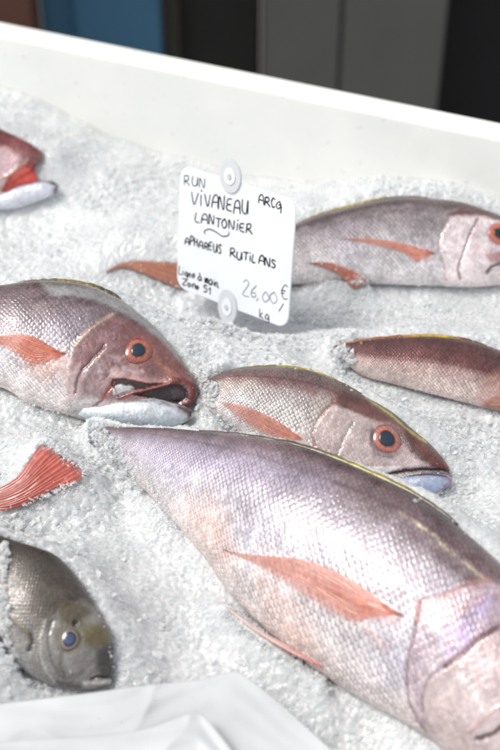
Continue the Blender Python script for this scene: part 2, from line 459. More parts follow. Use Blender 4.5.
        col = np.repeat(col[:, None], len(prof), 1).reshape(-1, 3)
        return mesh_np(name, X.reshape(-1, 3) - s.o, gridq(n, len(prof), True), M_FIN, True, {'col': np.clip(col, .003, .9), 'aux': np.ones_like(col)}, s.root)
    def body_centre(s): return s.o

def L_(p, w, c=None, a=1., z=None, **k):
    d = dict(k='line', p=p, w=w, a=a, **k)
    if c: d['c'] = c
    if z is not None: d['z'] = z
    return d
def G_(p, w, c=None, a=1., z=None, **k):
    d = dict(k='poly', p=p, w=w, a=a, **k)
    if c: d['c'] = c
    if z is not None: d['z'] = z
    return d
def ring(cx, cy, r, n=20, sy=1.): return [(cx + r * math.cos(i * 2 * math.pi / n), cy + r * sy * math.sin(i * 2 * math.pi / n)) for i in range(n)]

GROUP = 'pink snappers laid out on the crushed ice'
# ---- the big snapper in front
big = Fish('snapper', 'largest pink snapper, pale scaly flank and orange fin, running to the bottom right corner', GROUP, M_SNAP,
    (300, 560), .040, math.radians(37),
    [((92, 423), (94, 440)), ((110, 426.5), (110, 452)), ((150, 428), (135, 480)), ((200, 431), (172, 518)), ((250, 437), (203, 556)),
     ((305, 448), (240, 604)), ((356, 467), (292, 652)), ((408, 491), (350, 692)), ((440, 511), (395, 717)), ((470, 536), (430, 738)),
     ((500, 563), (462, 755)), ((530, 594), (495, 770)), ((558, 632), (530, 778)), ((578, 672), (558, 776)), ((588, 703), (578, 762)), ((591, 725), (587, 748))],
    720, 420, .50, 31,
    [(0, (48, 38, 36)), (.08, (74, 58, 58)), (.17, (112, 92, 94)), (.27, (136, 120, 124)), (.38, (164, 154, 164)), (.52, (190, 183, 190)), (.68, (212, 206, 208)), (.82, (224, 214, 212)), (1, (226, 212, 206))],
    lat=.235, level=((120, 440), (570, 715)), edge=1.2, metal=.10,
    feats=[
        G_([(185, 520), (230, 585), (300, 660), (340, 690), (300, 610), (215, 500), (170, 460)], 18, (226, 178, 160), .45, mot=.2, ms=40),
        G_([(130, 436), (240, 445), (330, 475), (330, 500), (220, 480), (140, 470)], 16, (168, 158, 188), .35),
        L_([(400, 512), (430, 533), (447, 549), (470, 567), (500, 592), (540, 630)], 1.9, (226, 212, 170), .9, mot=.4, ms=200),
        L_([(395, 525), (430, 548), (460, 572), (490, 590)], 6, (70, 42, 44), .55, mot=.2, ms=120),
        L_([(425, 505), (460, 545), (500, 575)], 7, (72, 48, 52), .55, mot=.25, ms=150),
        # shoulder plate and gill covers
        G_([(421, 600), (445, 592), (486, 580), (540, 600), (600, 700), (590, 790), (440, 790), (431, 737), (414, 712), (407, 680), (409, 652), (415, 632)], 2.6, None, 1., z=1.2, s=.7, e=.35),
        G_([(421, 600), (445, 592), (486, 580), (540, 600), (560, 660), (500, 640), (463, 660), (425, 700), (432, 740), (418, 722), (407, 680), (409, 652), (415, 632)], 5, (190, 168, 176), .8, s=.9, e=.9, v=.8, m=.12),
        G_([(446, 666), (463, 654), (481, 638), (505, 624), (600, 660), (600, 790), (440, 790), (425, 712), (427, 683)], 3.4, (198, 178, 178), .85, z=1., s=.35, e=.5, v=.5, m=.18),
        L_([(470, 660), (490, 650), (520, 655)], 9, (206, 172, 170), .45, mot=.35, ms=50),
        L_([(440, 700), (450, 725), (470, 745)], 8, (196, 176, 172), .5, mot=.35, ms=70),
        L_([(432, 622), (440, 650), (428, 672)], 6, (236, 226, 228), .8, mot=.3, ms=200),
        L_([(425, 606), (450, 612), (480, 600)], 6, (200, 150, 148), .55, mot=.3, ms=180),
        L_([(420, 602), (414, 636), (409, 654), (407, 680), (410, 704), (420, 724), (434, 740)], 1.8, (120, 88, 92), .7, z=-1.3),
        L_([(421, 603), (443, 597), (469, 585), (490, 581)], 3.2, (176, 108, 92), .75, mot=.3, ms=150),
        L_([(421, 603), (419, 612), (417, 622)], 2.2, (178, 104, 88), .7),
        L_([(500, 627), (481, 638), (463, 654), (446, 666)], 2.2, (104, 50, 60), .9, z=-1.6),
        L_([(446, 666), (434, 674), (427, 683), (423, 697), (424, 712)], 1.5, (110, 88, 90), .6, z=-1.),
        L_([(463, 656), (452, 676), (450, 700), (456, 726)], 5, (188, 172, 168), .6, z=-.6),
        G_([(440, 640), (470, 610), (490, 592), (497, 610), (470, 640), (448, 660)], 7, (190, 172, 220), .7, mot=.25, ms=190),
        L_([(463, 680), (472, 690), (485, 710)], 4.5, (235, 228, 224), .6, z=1.),  # raised pale streak, a cheek highlight painted into the colour
        L_([(478, 738), (490, 735), (500, 728), (515, 712)], 2.4, (60, 28, 34), .95, z=-2.),
        L_([(470, 730), (480, 722), (500, 706)], 2.2, (205, 160, 160), .5, z=.9),
        # pectoral root
        G_([(366, 602), (384, 604), (401, 615), (396, 624), (380, 622), (368, 616)], 4, (214, 176, 178), .8, z=1.2, s=.1),
        L_([(384, 606), (393, 612), (401, 616)], 1.5, (120, 44, 44), .9, z=-1.),
        L_([(366, 628), (378, 640), (386, 648)], 5, (222, 160, 150), .35, mot=.25),
    ])
big.fin('pectoral_fin', [(223, 549), (244, 553.5), (272, 556), (300, 558), (328, 567), (352, 579), (376, 596), (400, 615)],
        [(223, 549.5), (262, 570), (292, 592), (316, 611), (336, 625), (354, 632), (372, 622), (400, 616)], (230, 142, 120), (236, 162, 140), alpha=(.30, .62), rays_n=24, fade_edge=.5, lift=.8)
big.fin('pelvic_fin', [(226, 606), (244, 619), (262, 631), (290, 647), (320, 664)], [(227, 609), (244, 623), (262, 636), (290, 653), (322, 668)], (196, 98, 88), (226, 205, 200), lift=1., rays_n=3, nu=60, nv=14, edge_c=(232, 214, 208), drape=False, thick=.002, z=.016)
big.ridge([(200, 430.5), (250, 436), (305, 447), (356, 466), (408, 490), (440, 510), (458, 524)], 2.2, 1.6, [(0, (90, 70, 68)), (.4, (84, 70, 52)), (.6, (150, 138, 52)), (.75, (126, 112, 46)), (.85, (90, 78, 44)), (1, (70, 60, 56))])
big.eye(530, 690, 17, (200, 84, 62), (190, 150, 140), (40, 62, 84))

# ---- open-mouthed snapper on the left
left = Fish('snapper', 'snapper with a reddish-brown head, orange eye and gaping mouth at the left edge', GROUP, M_SNAP,
    (90, 400), .030, math.radians(33),
    [((-130, 318), (-130, 346)), ((-60, 292), (-65, 372)), ((0, 286), (0, 387)), ((30, 283), (26, 402)), ((60, 282.5), (52, 410)), ((90, 287), (78, 418)), ((120, 300), (104, 426)),
     ((138, 313), (124, 430)), ((152, 325), (143, 429)), ((165, 338), (156, 421)), ((176, 351), (168, 413)), ((186, 366), (180, 407.5)), ((192, 376), (188, 405)), ((196, 384), (193.5, 402)), ((198, 389.5), (197, 398.5))],
    620, 380, .52, 30,
    [(0, (120, 116, 116)), (.08, (128, 122, 122)), (.17, (96, 82, 80)), (.26, (118, 100, 104)), (.42, (146, 134, 140)), (.55, (182, 174, 180)), (.7, (222, 216, 217)), (.85, (236, 228, 226)), (1, (232, 222, 216))],
    edge=.8, metal=.3,
    feats=[
        G_([(40, 282), (95, 288), (122, 301), (150, 324), (176, 350), (196, 384), (192, 384), (172, 360), (150, 334), (128, 316), (95, 300), (50, 295)], 3, (150, 150, 150), .8, s=.1),
        L_([(30, 299), (62, 297), (92, 305), (118, 317), (140, 328), (156, 339)], 4.5, (66, 48, 50), .75, mot=.3, ms=150),
        # head
        G_([(74, 344), (90, 328), (112, 316), (134, 322), (160, 338), (185, 366), (200, 384), (200, 402), (170, 420), (100, 424), (72, 410), (66, 385)], 4, (122, 82, 82), .9, z=1.0, s=.12, v=1.1),
        G_([(76, 345), (92, 326), (112, 317), (126, 322), (104, 344), (86, 372), (78, 400), (70, 395), (68, 372)], 4, (140, 106, 110), .75, v=1.),
        L_([(74, 346), (86, 334), (98, 324), (113, 315)], 2., (206, 178, 158), .7, z=.8),
        G_([(68, 372), (78, 366), (80, 400), (98, 424), (76, 416), (67, 398)], 5, (196, 176, 174), .7),
        L_([(104, 346), (92, 359), (80, 374), (75, 392)], 1.6, (76, 46, 50), .8, z=-1.3),
        L_([(108, 348), (96, 362), (84, 378), (80, 396)], 3, (176, 150, 148), .5, z=.9),
        G_([(112, 344), (128, 352), (136, 366), (120, 380), (104, 392), (100, 378), (104, 360)], 6, (188, 160, 160), .75, mot=.22, ms=150),
        L_([(111, 366), (120, 371), (132, 373), (146, 372)], 2.6, (224, 196, 196), .6, z=.5, mot=.35, ms=200),
        L_([(116, 377), (136, 380), (158, 382), (174, 381)], 4.5, (190, 150, 144), .8, z=.6),
        G_([(140, 330), (160, 340), (186, 368), (196, 384), (178, 382), (160, 362), (150, 346)], 3, (118, 68, 58), .7, mot=.4, ms=130),
        L_([(150, 352), (160, 364), (172, 374)], 3, (188, 124, 92), .45),
        G_([(96, 356), (116, 358), (126, 372), (108, 378), (94, 372)], 6, (196, 172, 176), .8, mot=.16, ms=170, m=.2),
        G_([(84, 340), (110, 318), (136, 324), (128, 338), (104, 346), (88, 360)], 5, (108, 70, 66), .7, mot=.25, ms=110),
        L_([(150, 366), (166, 374), (184, 378)], 5, (134, 78, 68), .6, mot=.3, ms=140),
        # eye socket
        G_(ring(138.5, 351, 14.5), 1.6, (150, 78, 68), .7, z=-.6),
        # mouth: dark gape, jaw bone strip, lip, pale lower jaw
        G_([(112, 384), (113, 379), (126, 379), (150, 384), (170, 383), (152, 388), (134, 390), (118, 396)], 1.1, (44, 24, 24), .95, z=-2.2),
        G_([(113, 391), (114, 386.5), (121, 384.5), (131, 386), (134, 388.5), (128, 391), (119, 394.5), (114, 395)], 1.3, (188, 186, 188), .95, z=1.2, v=.6),
        G_([(132, 395), (150, 390), (164, 387), (176, 384), (184, 387), (188, 392), (188, 399), (184, 402), (178, 406), (164, 402), (148, 397)], 1.6, (44, 28, 32), .97, z=-3.5, v=.8),
        G_([(172, 390), (182, 388), (186, 394), (182, 402), (174, 400)], 2.2, (84, 84, 88), .6, z=.8, mot=.3, ms=250),
        L_([(118, 398), (134, 393), (152, 388), (166, 384), (178, 381)], 1.5, (158, 96, 88), 1., z=1.4),
        L_([(172, 380), (184, 381), (190, 386), (192, 393), (190, 400), (184, 405)], 3.2, (118, 50, 48), .95, z=1.6),
        L_([(98, 404), (104, 398), (110, 388), (113, 382)], 1.6, (138, 52, 40), .85, z=-.8),
        G_([(74, 398), (88, 396), (104, 400), (120, 402), (150, 402), (180, 408), (180, 440), (70, 440), (66, 410)], 4, (206, 202, 202), .9, v=.6, m=.2),
        G_([(84, 372), (98, 362), (104, 376), (102, 392), (96, 402), (82, 402), (79, 386)], 5, (172, 158, 162), .7, mot=.3, ms=140, m=.15),
        L_([(94, 406), (102, 400), (108, 392)], 1.8, (140, 70, 58), .7),
        # throat and belly lines
        L_([(0, 388), (30, 404), (66, 414), (100, 424), (128, 430)], 2.4, (236, 226, 214), .7),
        G_([(18, 350), (45, 352), (62, 360), (56, 378), (44, 388), (26, 372)], 8, (230, 178, 160), .5, mot=.3, ms=60),
        G_([(50, 352), (66, 350), (72, 360), (66, 384), (56, 374)], 5, (216, 186, 180), .7, z=.8, s=.1),
        L_([(56, 352), (65, 354)], 1.4, (110, 40, 36), .9, z=-.8),
    ],
    extra=[dict(pairs=[((80, 409), (80, 418)), ((100, 405), (99, 426)), ((122, 401), (121, 431)), ((145, 400), (145, 433.5)), ((162, 403), (164, 432)), ((176, 407), (178, 428)), ((185, 409.5), (186.5, 424)), ((191.5, 413), (191, 418.5))],
                ns=260, nf=140, thick=1.0, nose=.12, off=.009, tint=(200, 208, 214),
                feats=[G_([(70, 400), (200, 390), (200, 440), (70, 440)], 4, None, 1., m=.25), L_([(110, 420), (145, 424), (172, 421)], 4, (150, 164, 178), .55, mot=.3, ms=90), L_([(96, 411), (125, 407), (155, 410)], 4, (238, 240, 242), .7, mot=.3, ms=120),  # near-white line: highlight along the jaw painted into its colour
                       L_([(90, 407), (122, 401.5), (145, 400.5), (162, 403), (178, 408)], 1.5, (112, 74, 80), .8, mot=.4, ms=200), L_([(180, 408), (189, 412), (190, 419), (184, 426)], 3.6, (92, 50, 52), .95, z=.5),
                       L_([(110, 431), (145, 434), (170, 431)], 1.6, (170, 130, 120), .5)])])
left.fin('pectoral_fin', [(-40, 338), (-20, 334), (0, 335), (18, 333), (34, 336), (48, 344), (64, 354)], [(-40, 342), (-18, 344), (2, 348), (16, 358), (32, 372), (44, 368), (64, 356)], (222, 118, 90), (232, 146, 118), alpha=(.36, .66), rays_n=18, fade_edge=.5, lift=.9)
left.ridge([(20, 282), (50, 281), (70, 282), (92, 286), (112, 293.5), (121, 299.5)], 2.6, 1.5, [(0, (96, 84, 76)), (.3, (110, 96, 50)), (.6, (134, 116, 48)), (.8, (70, 60, 36)), (1, (90, 84, 70))])
left.eye(138, 351, 14.2, (178, 96, 80), (110, 56, 50), (12, 40, 58), pr=.50)

# ---- centre snapper
mid = Fish('snapper', 'smaller snapper with a big orange-ringed eye and bluish lower jaw, behind the largest fish', GROUP, M_SNAP,
    (330, 470), .004, math.radians(31),
    [((202, 383), (202, 402)), ((212, 377), (210, 410)), ((229, 371), (222, 420)), ((255, 368), (243, 434)), ((285, 368), (268, 448)), ((312, 372), (295, 463)), ((340, 383.5), (322, 478)),
     ((365, 397), (350, 489)), ((390, 411), (375, 496)), ((410, 427), (397, 492)), ((424, 439), (411, 484)), ((435, 450), (424, 478)), ((443, 459), (435, 475)), ((447.5, 466), (444, 474.5)), ((449.8, 470), (449.3, 473.5))],
    560, 330, .52, 24,
    [(0, (70, 62, 50)), (.07, (96, 84, 78)), (.2, (118, 100, 96)), (.30, (128, 98, 96)), (.38, (176, 164, 158)), (.55, (192, 186, 182)), (.75, (218, 210, 208)), (1, (230, 222, 220))],
    lat=.27, edge=1.05, metal=.32,
    feats=[
        L_([(225, 380), (260, 381), (300, 388), (335, 400)], 3, (150, 84, 84), .55, mot=.3),
        G_([(330, 402), (345, 390), (372, 400), (412, 430), (446, 462), (452, 476), (430, 466), (412, 440), (392, 424), (366, 418), (345, 412)], 3.5, (98, 56, 50), .85, s=.15, v=1.),
        G_([(333, 404), (352, 412), (380, 424), (398, 444), (430, 466), (400, 470), (380, 500), (320, 480), (313, 444), (314, 426)], 3, (200, 180, 178), .85, z=.9, s=.5, e=.5, v=.9),
        G_([(372, 398), (392, 410), (412, 428), (436, 450), (432, 452), (408, 432), (388, 417), (370, 404)], 1.6, (88, 84, 78), .8, s=0),
        L_([(366, 398), (374, 403), (390, 414), (408, 429), (426, 442)], 1.3, (178, 156, 74), .85),
        L_([(334, 402), (324, 412), (316, 424), (313, 434), (315, 446)], 1.6, (160, 112, 98), .7, z=-.9),
        L_([(333, 403), (322, 415), (317, 422)], 4, (196, 140, 118), .5, mot=.3),
        L_([(352, 424), (346, 434), (340, 446), (337, 456)], 2.4, (72, 50, 52), .7, z=-1.1, mot=.4, ms=200),
        G_(ring(386, 440, 19), 3, (170, 128, 128), .5, z=.8),
        G_(ring(386.5, 439.5, 15.5), 1.5, (120, 108, 112), .8, z=-1.),
        L_([(372, 430), (371, 444), (378, 455), (392, 457)], 1.6, (110, 110, 120), .7),
        G_([(408, 432), (424, 446), (446, 466), (440, 470), (420, 462), (408, 448)], 3.5, (92, 46, 42), .8, v=.9),
        G_([(402, 440), (412, 446), (412, 456), (404, 458)], 2.5, (190, 160, 160), .6, mot=.3, ms=160),
        G_([(398, 456), (430, 464), (428, 470), (398, 470), (390, 464)], 2.5, (206, 186, 190), .7),
        G_([(370, 467), (382, 466.5), (400, 467), (392, 474), (380, 478)], 1.3, (226, 222, 220), .95, z=1.2, s=0),
        L_([(384, 476), (400, 471.5), (418, 470), (434, 470), (448, 471)], 2., (62, 24, 30), 1., z=-2.),
        L_([(430, 463), (444, 466), (449, 472)], 2.2, (108, 42, 48), .8, z=.9),
        G_([(372, 455), (384, 462), (392, 470), (372, 476), (362, 468)], 3, (110, 80, 82), .4, mot=.3),
        G_([(294, 430), (306, 434), (306, 446), (294, 446)], 2.5, (206, 180, 176), .8, z=1., s=.1),
    ],
    extra=[dict(pairs=[((370, 481), (370, 496)), ((390, 478.5), (390, 501)), ((408, 476), (408, 501)), ((426, 474.5), (426, 498)), ((438, 475), (439, 492.5)), ((447, 476.5), (448, 487)), ((451.8, 480), (451.5, 483.5))],
                ns=200, nf=110, thick=.9, nose=.12, off=.003, tint=(170, 182, 208),
                feats=[G_([(360, 470), (460, 465), (460, 510), (360, 510)], 4, None, 1., m=.3), L_([(396, 490), (420, 488), (438, 485)], 4, (140, 158, 204), .6, mot=.3, ms=150), L_([(400, 482), (420, 480), (436, 480)], 3, (214, 218, 226), .7, mot=.25, ms=150),
                       L_([(384, 480), (408, 476), (428, 474.8), (446, 476.5)], 1.2, (84, 52, 64), .9), G_([(441, 476), (454, 476), (454, 490), (443, 490)], 2, (146, 74, 92), .85, mot=.4, ms=200)])])
mid.fin('pectoral_fin', [(219, 401), (238, 404), (259, 411), (280, 422), (295, 433), (303, 438)], [(220, 403), (231, 413), (245, 424), (262, 436), (281, 441.5), (303, 440)], (226, 142, 120), (230, 160, 142), alpha=(.28, .62), rays_n=17, fade_edge=.4, lift=.8)
mid.ridge([(226, 371.5), (250, 367.5), (280, 366.8), (310, 371), (340, 382.8), (362, 394)], 1.8, 1.4, [(0, (90, 84, 70)), (.3, (120, 112, 60)), (.55, (176, 164, 52)), (.66, (190, 178, 56)), (.8, (110, 100, 60)), (1, (100, 90, 74))])
mid.eye(386.5, 439.3, 15, (190, 112, 96), (130, 78, 74), (26, 42, 66), pr=.54)

# ---- upper right snapper, behind the price card
upr = Fish('snapper', 'silvery pink snapper behind the price card, farthest back by the tub wall', GROUP, M_SNAP,
    (400, 280), .004, math.radians(38),
    [((196, 268), (196, 279)), ((240, 248), (240, 281)), ((270, 235), (268, 283)), ((294, 225), (292, 284)), ((320, 215), (318, 284)), ((350, 207), (348, 284)), ((380, 200), (380, 284)),
     ((410, 197.5), (410, 285)), ((440, 200), (440, 286)), ((464, 203.5), (466, 287)), ((482, 209), (488, 286)), ((500, 215.5), (505, 284)), ((518, 225), (520, 280)), ((532, 237), (533, 272)), ((540, 248), (540, 262))],
    520, 300, .50, 26,
    [(0, (72, 62, 56)), (.06, (98, 86, 84)), (.14, (110, 98, 98)), (.22, (96, 80, 80)), (.28, (140, 130, 132)), (.45, (164, 156, 158)), (.6, (200, 194, 196)), (.8, (236, 230, 230)), (1, (240, 234, 232))],
    lat=.20, edge=.95, metal=.3,
    feats=[
        L_([(300, 236), (340, 222), (380, 212), (430, 209)], 2.5, (96, 74, 72), .55, mot=.4, ms=140),
        G_([(448, 214), (462, 209), (484, 212), (506, 222), (504, 228), (486, 220), (466, 218), (452, 222)], 2.5, (92, 48, 46), .85, v=.7, s=.2),
        G_([(451, 217), (478, 216), (510, 224), (545, 240), (545, 290), (444, 290), (444, 266), (439, 247), (440, 238)], 3., (228, 214, 216), .88, z=.9, s=.5, e=.4, v=1.),
        L_([(452, 216), (445, 226), (440, 238), (439, 247), (444, 266), (446, 280)], 1.5, (176, 150, 150), .6, z=-.7),
        L_([(478, 219), (471, 232), (464, 252), (458, 268), (460, 279)], 1.3, (92, 58, 66), .85, z=-1.2),
        G_([(480, 220), (492, 218), (490, 250), (480, 258), (470, 250), (474, 232)], 4, (206, 176, 180), .6, mot=.3, ms=140),
        G_(ring(499, 234, 11.5), 1.6, (150, 92, 90), .8, z=-.5),
        G_([(486, 254), (510, 250), (545, 256), (545, 262), (505, 262), (490, 262)], 2, (176, 110, 116), .7),
        L_([(488, 272), (494, 266), (510, 261), (540, 256)], 2.2, (52, 38, 44), .9, z=-1.8),
        G_([(420, 246), (433, 249), (434, 258), (424, 262)], 3, (214, 170, 170), .7, z=.8, s=.1),
        L_([(426, 251), (434, 253.5)], 1.2, (100, 50, 50), .9),
    ])
upr.fin('pectoral_fin', [(342, 238.6), (365, 238), (389, 240.5), (410, 245), (432, 252.5)], [(342, 239.2), (360, 243), (384, 249), (404, 256), (417, 266), (424, 260), (432, 254)], (236, 152, 130), (232, 168, 148), alpha=(.34, .7), rays_n=15, fade_edge=.5, lift=.8)
upr.fin('pelvic_fin', [(308, 262.6), (329, 262.8), (350, 270), (366, 278)], [(308, 263), (326, 268), (342, 277), (353, 288), (366, 284)], (164, 92, 80), (180, 108, 80), drape=False, rays_n=7, z=.020, nu=50, nv=30, edge_c=(196, 110, 70))
upr.fin('tail_fin', [(106, 272), (119, 264), (136, 261.5), (160, 262.5), (180, 264), (204, 270)], [(106.5, 272.8), (124, 268), (143, 274), (162, 282), (182, 289), (206, 279)], (170, 112, 92), (176, 112, 84), drape=False, rays_n=9, z=.002, nu=60, nv=40, edge_c=(178, 104, 74), bend=3)
upr.ridge([(292, 226), (320, 214.5), (350, 206.5), (380, 199.5), (410, 197), (428, 198)], 2., 1.4, [(0, (120, 96, 46)), (.3, (140, 124, 44)), (.5, (170, 152, 50)), (.7, (100, 90, 44)), (1, (70, 64, 56))])
upr.eye(499, 234, 11.4, (190, 98, 78), (150, 90, 84), (16, 26, 38), pr=.48)

# ---- maroon snapper at the right edge
mar = Fish('snapper', 'dark maroon backed snapper at the right edge, head outside the picture', GROUP, M_MAR,
    (430, 390), .002, math.radians(33),
    [((333, 346), (335, 352)), ((345, 343.5), (345, 362)), ((364, 341), (362, 375)), ((398, 338), (394, 384)), ((432, 337), (425, 392)), ((466, 341), (456, 400)), ((490, 348), (484, 407)),
     ((520, 361), (515, 413)), ((550, 379), (548, 417)), ((575, 396), (575, 417)), ((588, 407), (588, 413))],
    460, 260, .50, 19,
    [(0, (76, 50, 38)), (.06, (74, 42, 38)), (.3, (96, 60, 58)), (.48, (112, 66, 64)), (.56, (176, 146, 142)), (.78, (214, 198, 192)), (1, (232, 216, 210))],
    lat=.50, edge=1.1, metal=.32,
    feats=[
        G_([(474, 392), (482, 380), (494, 372), (520, 366), (560, 390), (560, 420), (480, 412)], 5, (186, 140, 130), .6, z=.6, s=.4, v=.8),
        G_([(458, 392), (472, 382), (480, 384), (474, 404), (460, 400)], 3, (224, 206, 200), .8),
    ])
mar.fin('pectoral_fin', [(482, 404), (492, 396), (504, 394), (518, 394)], [(482, 406), (492, 411), (504, 412), (518, 404)], (206, 148, 134), (214, 160, 146), alpha=(.4, .7), rays_n=9, nu=40, nv=30, lift=.8, fade_edge=.4)
mar.ridge([(336, 345.5), (364, 340), (398, 337), (432, 336), (466, 340), (500, 352), (520, 361)], 2., 1.4, [(0, (170, 110, 60)), (.3, (140, 84, 52)), (.45, (186, 150, 56)), (.58, (196, 164, 50)), (.68, (110, 60, 44)), (1, (96, 50, 44))])

# ---- open-mouthed fish at the far left
far = Fish('snapper', 'red headed snapper with bright red open mouth, cut by the left edge above the others', GROUP, M_MAR,
    (10, 205), .018, math.radians(38),
    [((-150, 150), (-150, 180)), ((-100, 124), (-100, 205)), ((-50, 119), (-50, 211)), ((-20, 124), (-20, 208)), ((-6, 128), (-5, 203)), ((6, 132), (5, 193)), ((15, 136), (14, 187)), ((23, 140), (21, 182)), ((31, 144), (28, 177)),
     ((37, 148), (33, 173)), ((41, 151), (37, 166)), ((43, 154), (41.5, 160))],
    360, 240, .5, 26,
    [(0, (70, 44, 42)), (.1, (104, 52, 50)), (.3, (132, 74, 74)), (.5, (206, 176, 178)), (.8, (210, 190, 190)), (1, (220, 205, 200))],
    edge=.5, metal=.2,
    feats=[
        G_([(-10, 128), (16, 136), (34, 146), (46, 155), (40, 172), (26, 168), (10, 160), (-10, 160)], 4, (116, 58, 58), .9, s=0, v=.8),
        G_([(-10, 146), (8, 148), (18, 156), (22, 160), (8, 172), (-10, 176)], 4, (210, 178, 182), .85, s=0),
        G_([(24, 162), (30, 160), (38, 168), (34, 178), (20, 186), (4, 194), (0, 190), (6, 178)], 2., (176, 58, 50), 1., z=-2.5, s=0),
        G_([(14, 172), (24, 166), (33, 172), (30, 180), (16, 186), (8, 184)], 2, (222, 96, 78), .95, s=0, z=.6),
        L_([(28, 160), (18, 168), (6, 176), (-6, 180)], 1.6, (220, 182, 170), .95, z=1.8),
        L_([(8, 174), (4, 184), (0, 194)], 1.5, (226, 208, 196), .95, z=1.5),
        L_([(28, 160), (38, 160), (36, 170)], 3, (110, 60, 66), .6),
    ],
    extra=[dict(pairs=[((-60, 196), (-60, 212)), ((-30, 196), (-28, 212)), ((0, 193), (0, 209.5)), ((16, 187), (18, 207.5)), ((35, 182.5), (38, 201)), ((48, 181.5), (50, 196)), ((55, 182.5), (56, 192)), ((58, 185), (58, 188))],
                ns=180, nf=120, thick=.8, nose=.12, tint=(206, 210, 220),
                feats=[L_([(6, 191), (20, 185), (36, 181.5), (52, 181)], 2., (74, 34, 36), .95), L_([(52, 182), (58, 185), (56, 191)], 3., (70, 44, 46), .95)]),
           dict(pairs=[((-20, 172), (-20, 200)), ((0, 172), (0, 198)), ((14, 170), (14, 192)), ((26, 170), (26, 186)), ((34, 172), (34, 183)), ((36, 175), (37, 181))], ns=80, nf=60, thick=.35, nose=.2, tint=(196, 66, 56))])

# ---- small dark bream, bottom left
bream = Fish('sea_bream', 'small dark olive-grey bream with a blue eye and yellow forehead, half sunk in ice', 'single fish of other kinds', M_BREAM,
    (60, 640), .022, math.radians(28),
    [((-70, 512), (-82, 524)), ((-30, 524), (-60, 552)), ((10, 539), (-35, 574)), ((38, 548), (-16, 594)), ((54, 554.5), (-8, 612)), ((67.5, 566), (-3, 632)), ((80.5, 582), (6, 650)), ((91, 598), (16, 664)),
     ((99, 612), (27, 674)), ((106, 623.5), (40, 681)), ((110.5, 635), (54, 686)), ((112.5, 648), (68, 688.5)), ((112.5, 660), (82, 689)), ((112.8, 669), (94, 688)), ((112.5, 675), (102, 686)), ((111.5, 679.5), (107, 684))],
    460, 300, .55, 27,
    [(0, (34, 29, 26)), (.12, (50, 43, 37)), (.3, (74, 65, 57)), (.5, (104, 97, 90)), (.7, (138, 134, 130)), (.9, (160, 160, 158)), (1, (130, 130, 128))],
    edge=.95, metal=.25, lean=0.05, drop=.004,
    feats=[
        L_([(46, 612), (56, 602), (70, 598), (88, 604)], 4, (62, 54, 40), .6, mot=.4, ms=120),
        G_([(58, 612), (80, 600), (96, 608), (112, 636), (114, 682), (90, 692), (60, 690), (44, 676), (42, 650), (48, 628)], 5, (130, 128, 126), .85, s=.05, z=.8, v=1.),
        L_([(46, 620), (41, 640), (42, 660), (50, 676), (60, 686)], 1.6, (180, 178, 174), .7, z=.5),
        L_([(52, 622), (48, 640), (52, 660), (60, 676)], 1.8, (84, 78, 70), .6, z=-1.),
        G_([(56, 618), (62, 604), (80, 602), (92, 612), (80, 626), (66, 626)], 4, (78, 68, 38), .8, v=.6),
        G_([(80, 628), (90, 624), (102, 624), (110, 634), (108, 646), (94, 648), (82, 642)], 5, (98, 86, 42), .8, v=1.),
        G_([(98, 650), (112, 644), (115, 672), (108, 680), (98, 676), (94, 662)], 5, (48, 45, 44), .9, v=.9),
        G_(ring(69.5, 639, 14, sy=1.2), 2.5, (110, 102, 84), .7, z=-.6),
        G_(ring(88, 661, 8), 3, (150, 132, 130), .5, mot=.3, ms=150),
        L_([(62, 652), (61, 664), (64, 676)], 3, (84, 80, 72), .6, z=-.5),
        G_([(56, 678), (72, 682), (88, 688), (66, 690), (54, 686)], 3, (92, 88, 84), .7),
        L_([(92, 679), (100, 677), (111, 678)], 1.2, (48, 44, 42), .95, z=-1.2),
        L_([(86, 684), (98, 683), (109, 682)], 2.6, (206, 204, 200), .9, z=1.2),
        G_(ring(75, 623, 3.6), 1., (24, 20, 18), .9, z=-1.4),
        L_([(13, 618), (22, 628), (33, 641)], 3., (112, 104, 74), .6, z=.7),
        L_([(30, 634), (32, 642), (28, 650)], 2.4, (30, 26, 24), .9, z=-.8),
    ])
bream.eye(69.5, 639.5, 11.5, (128, 122, 112), (62, 58, 50), (56, 76, 120), pr=.62, sx=.85)

# ---- fish left of the picture whose red tail reaches in
tailf = Fish('snapper', 'snapper outside the left edge of which only the bright red forked tail fin shows', GROUP, M_SNAP,
    (-60, 520), .012, math.radians(28),
    [((-6, 490), (-4, 513)), ((-30, 492), (-26, 520)), ((-70, 495), (-60, 545)), ((-130, 505), (-116, 580)), ((-190, 528), (-176, 602)), ((-235, 555), (-225, 612)), ((-262, 584), (-258, 605))],
    160, 110, .5, 26, [(0, (120, 60, 56)), (.4, (180, 140, 144)), (1, (226, 214, 212))])
tailf.fin('tail_fin', [(44, 443), (38, 448), (31, 459), (18, 477), (2, 487), (-10, 491)], [(92, 472), (80, 480), (60, 490), (31, 504), (10, 511), (-8, 512)], (164, 70, 60), (206, 104, 90), drape=False, rays_n=12, nu=90, nv=90, z=.034, bend=4, alpha=(.8, 1), fade_edge=.05)
orang = Fish('snapper', 'pale pink snout tip poking in beside the dark bream at the left edge', GROUP, M_SNAP,
    (-10, 604), .03, math.radians(14),
    [((-90, 560), (-90, 640)), ((-50, 568), (-50, 634)), ((-25, 578), (-25, 626)), ((-10, 586), (-10, 620)), ((0, 590), (0, 614)), ((4.5, 597), (4.5, 608))],
    80, 60, .5, 22, [(0, (212, 160, 140)), (1, (224, 186, 168))], sbase=0., nose=.4)

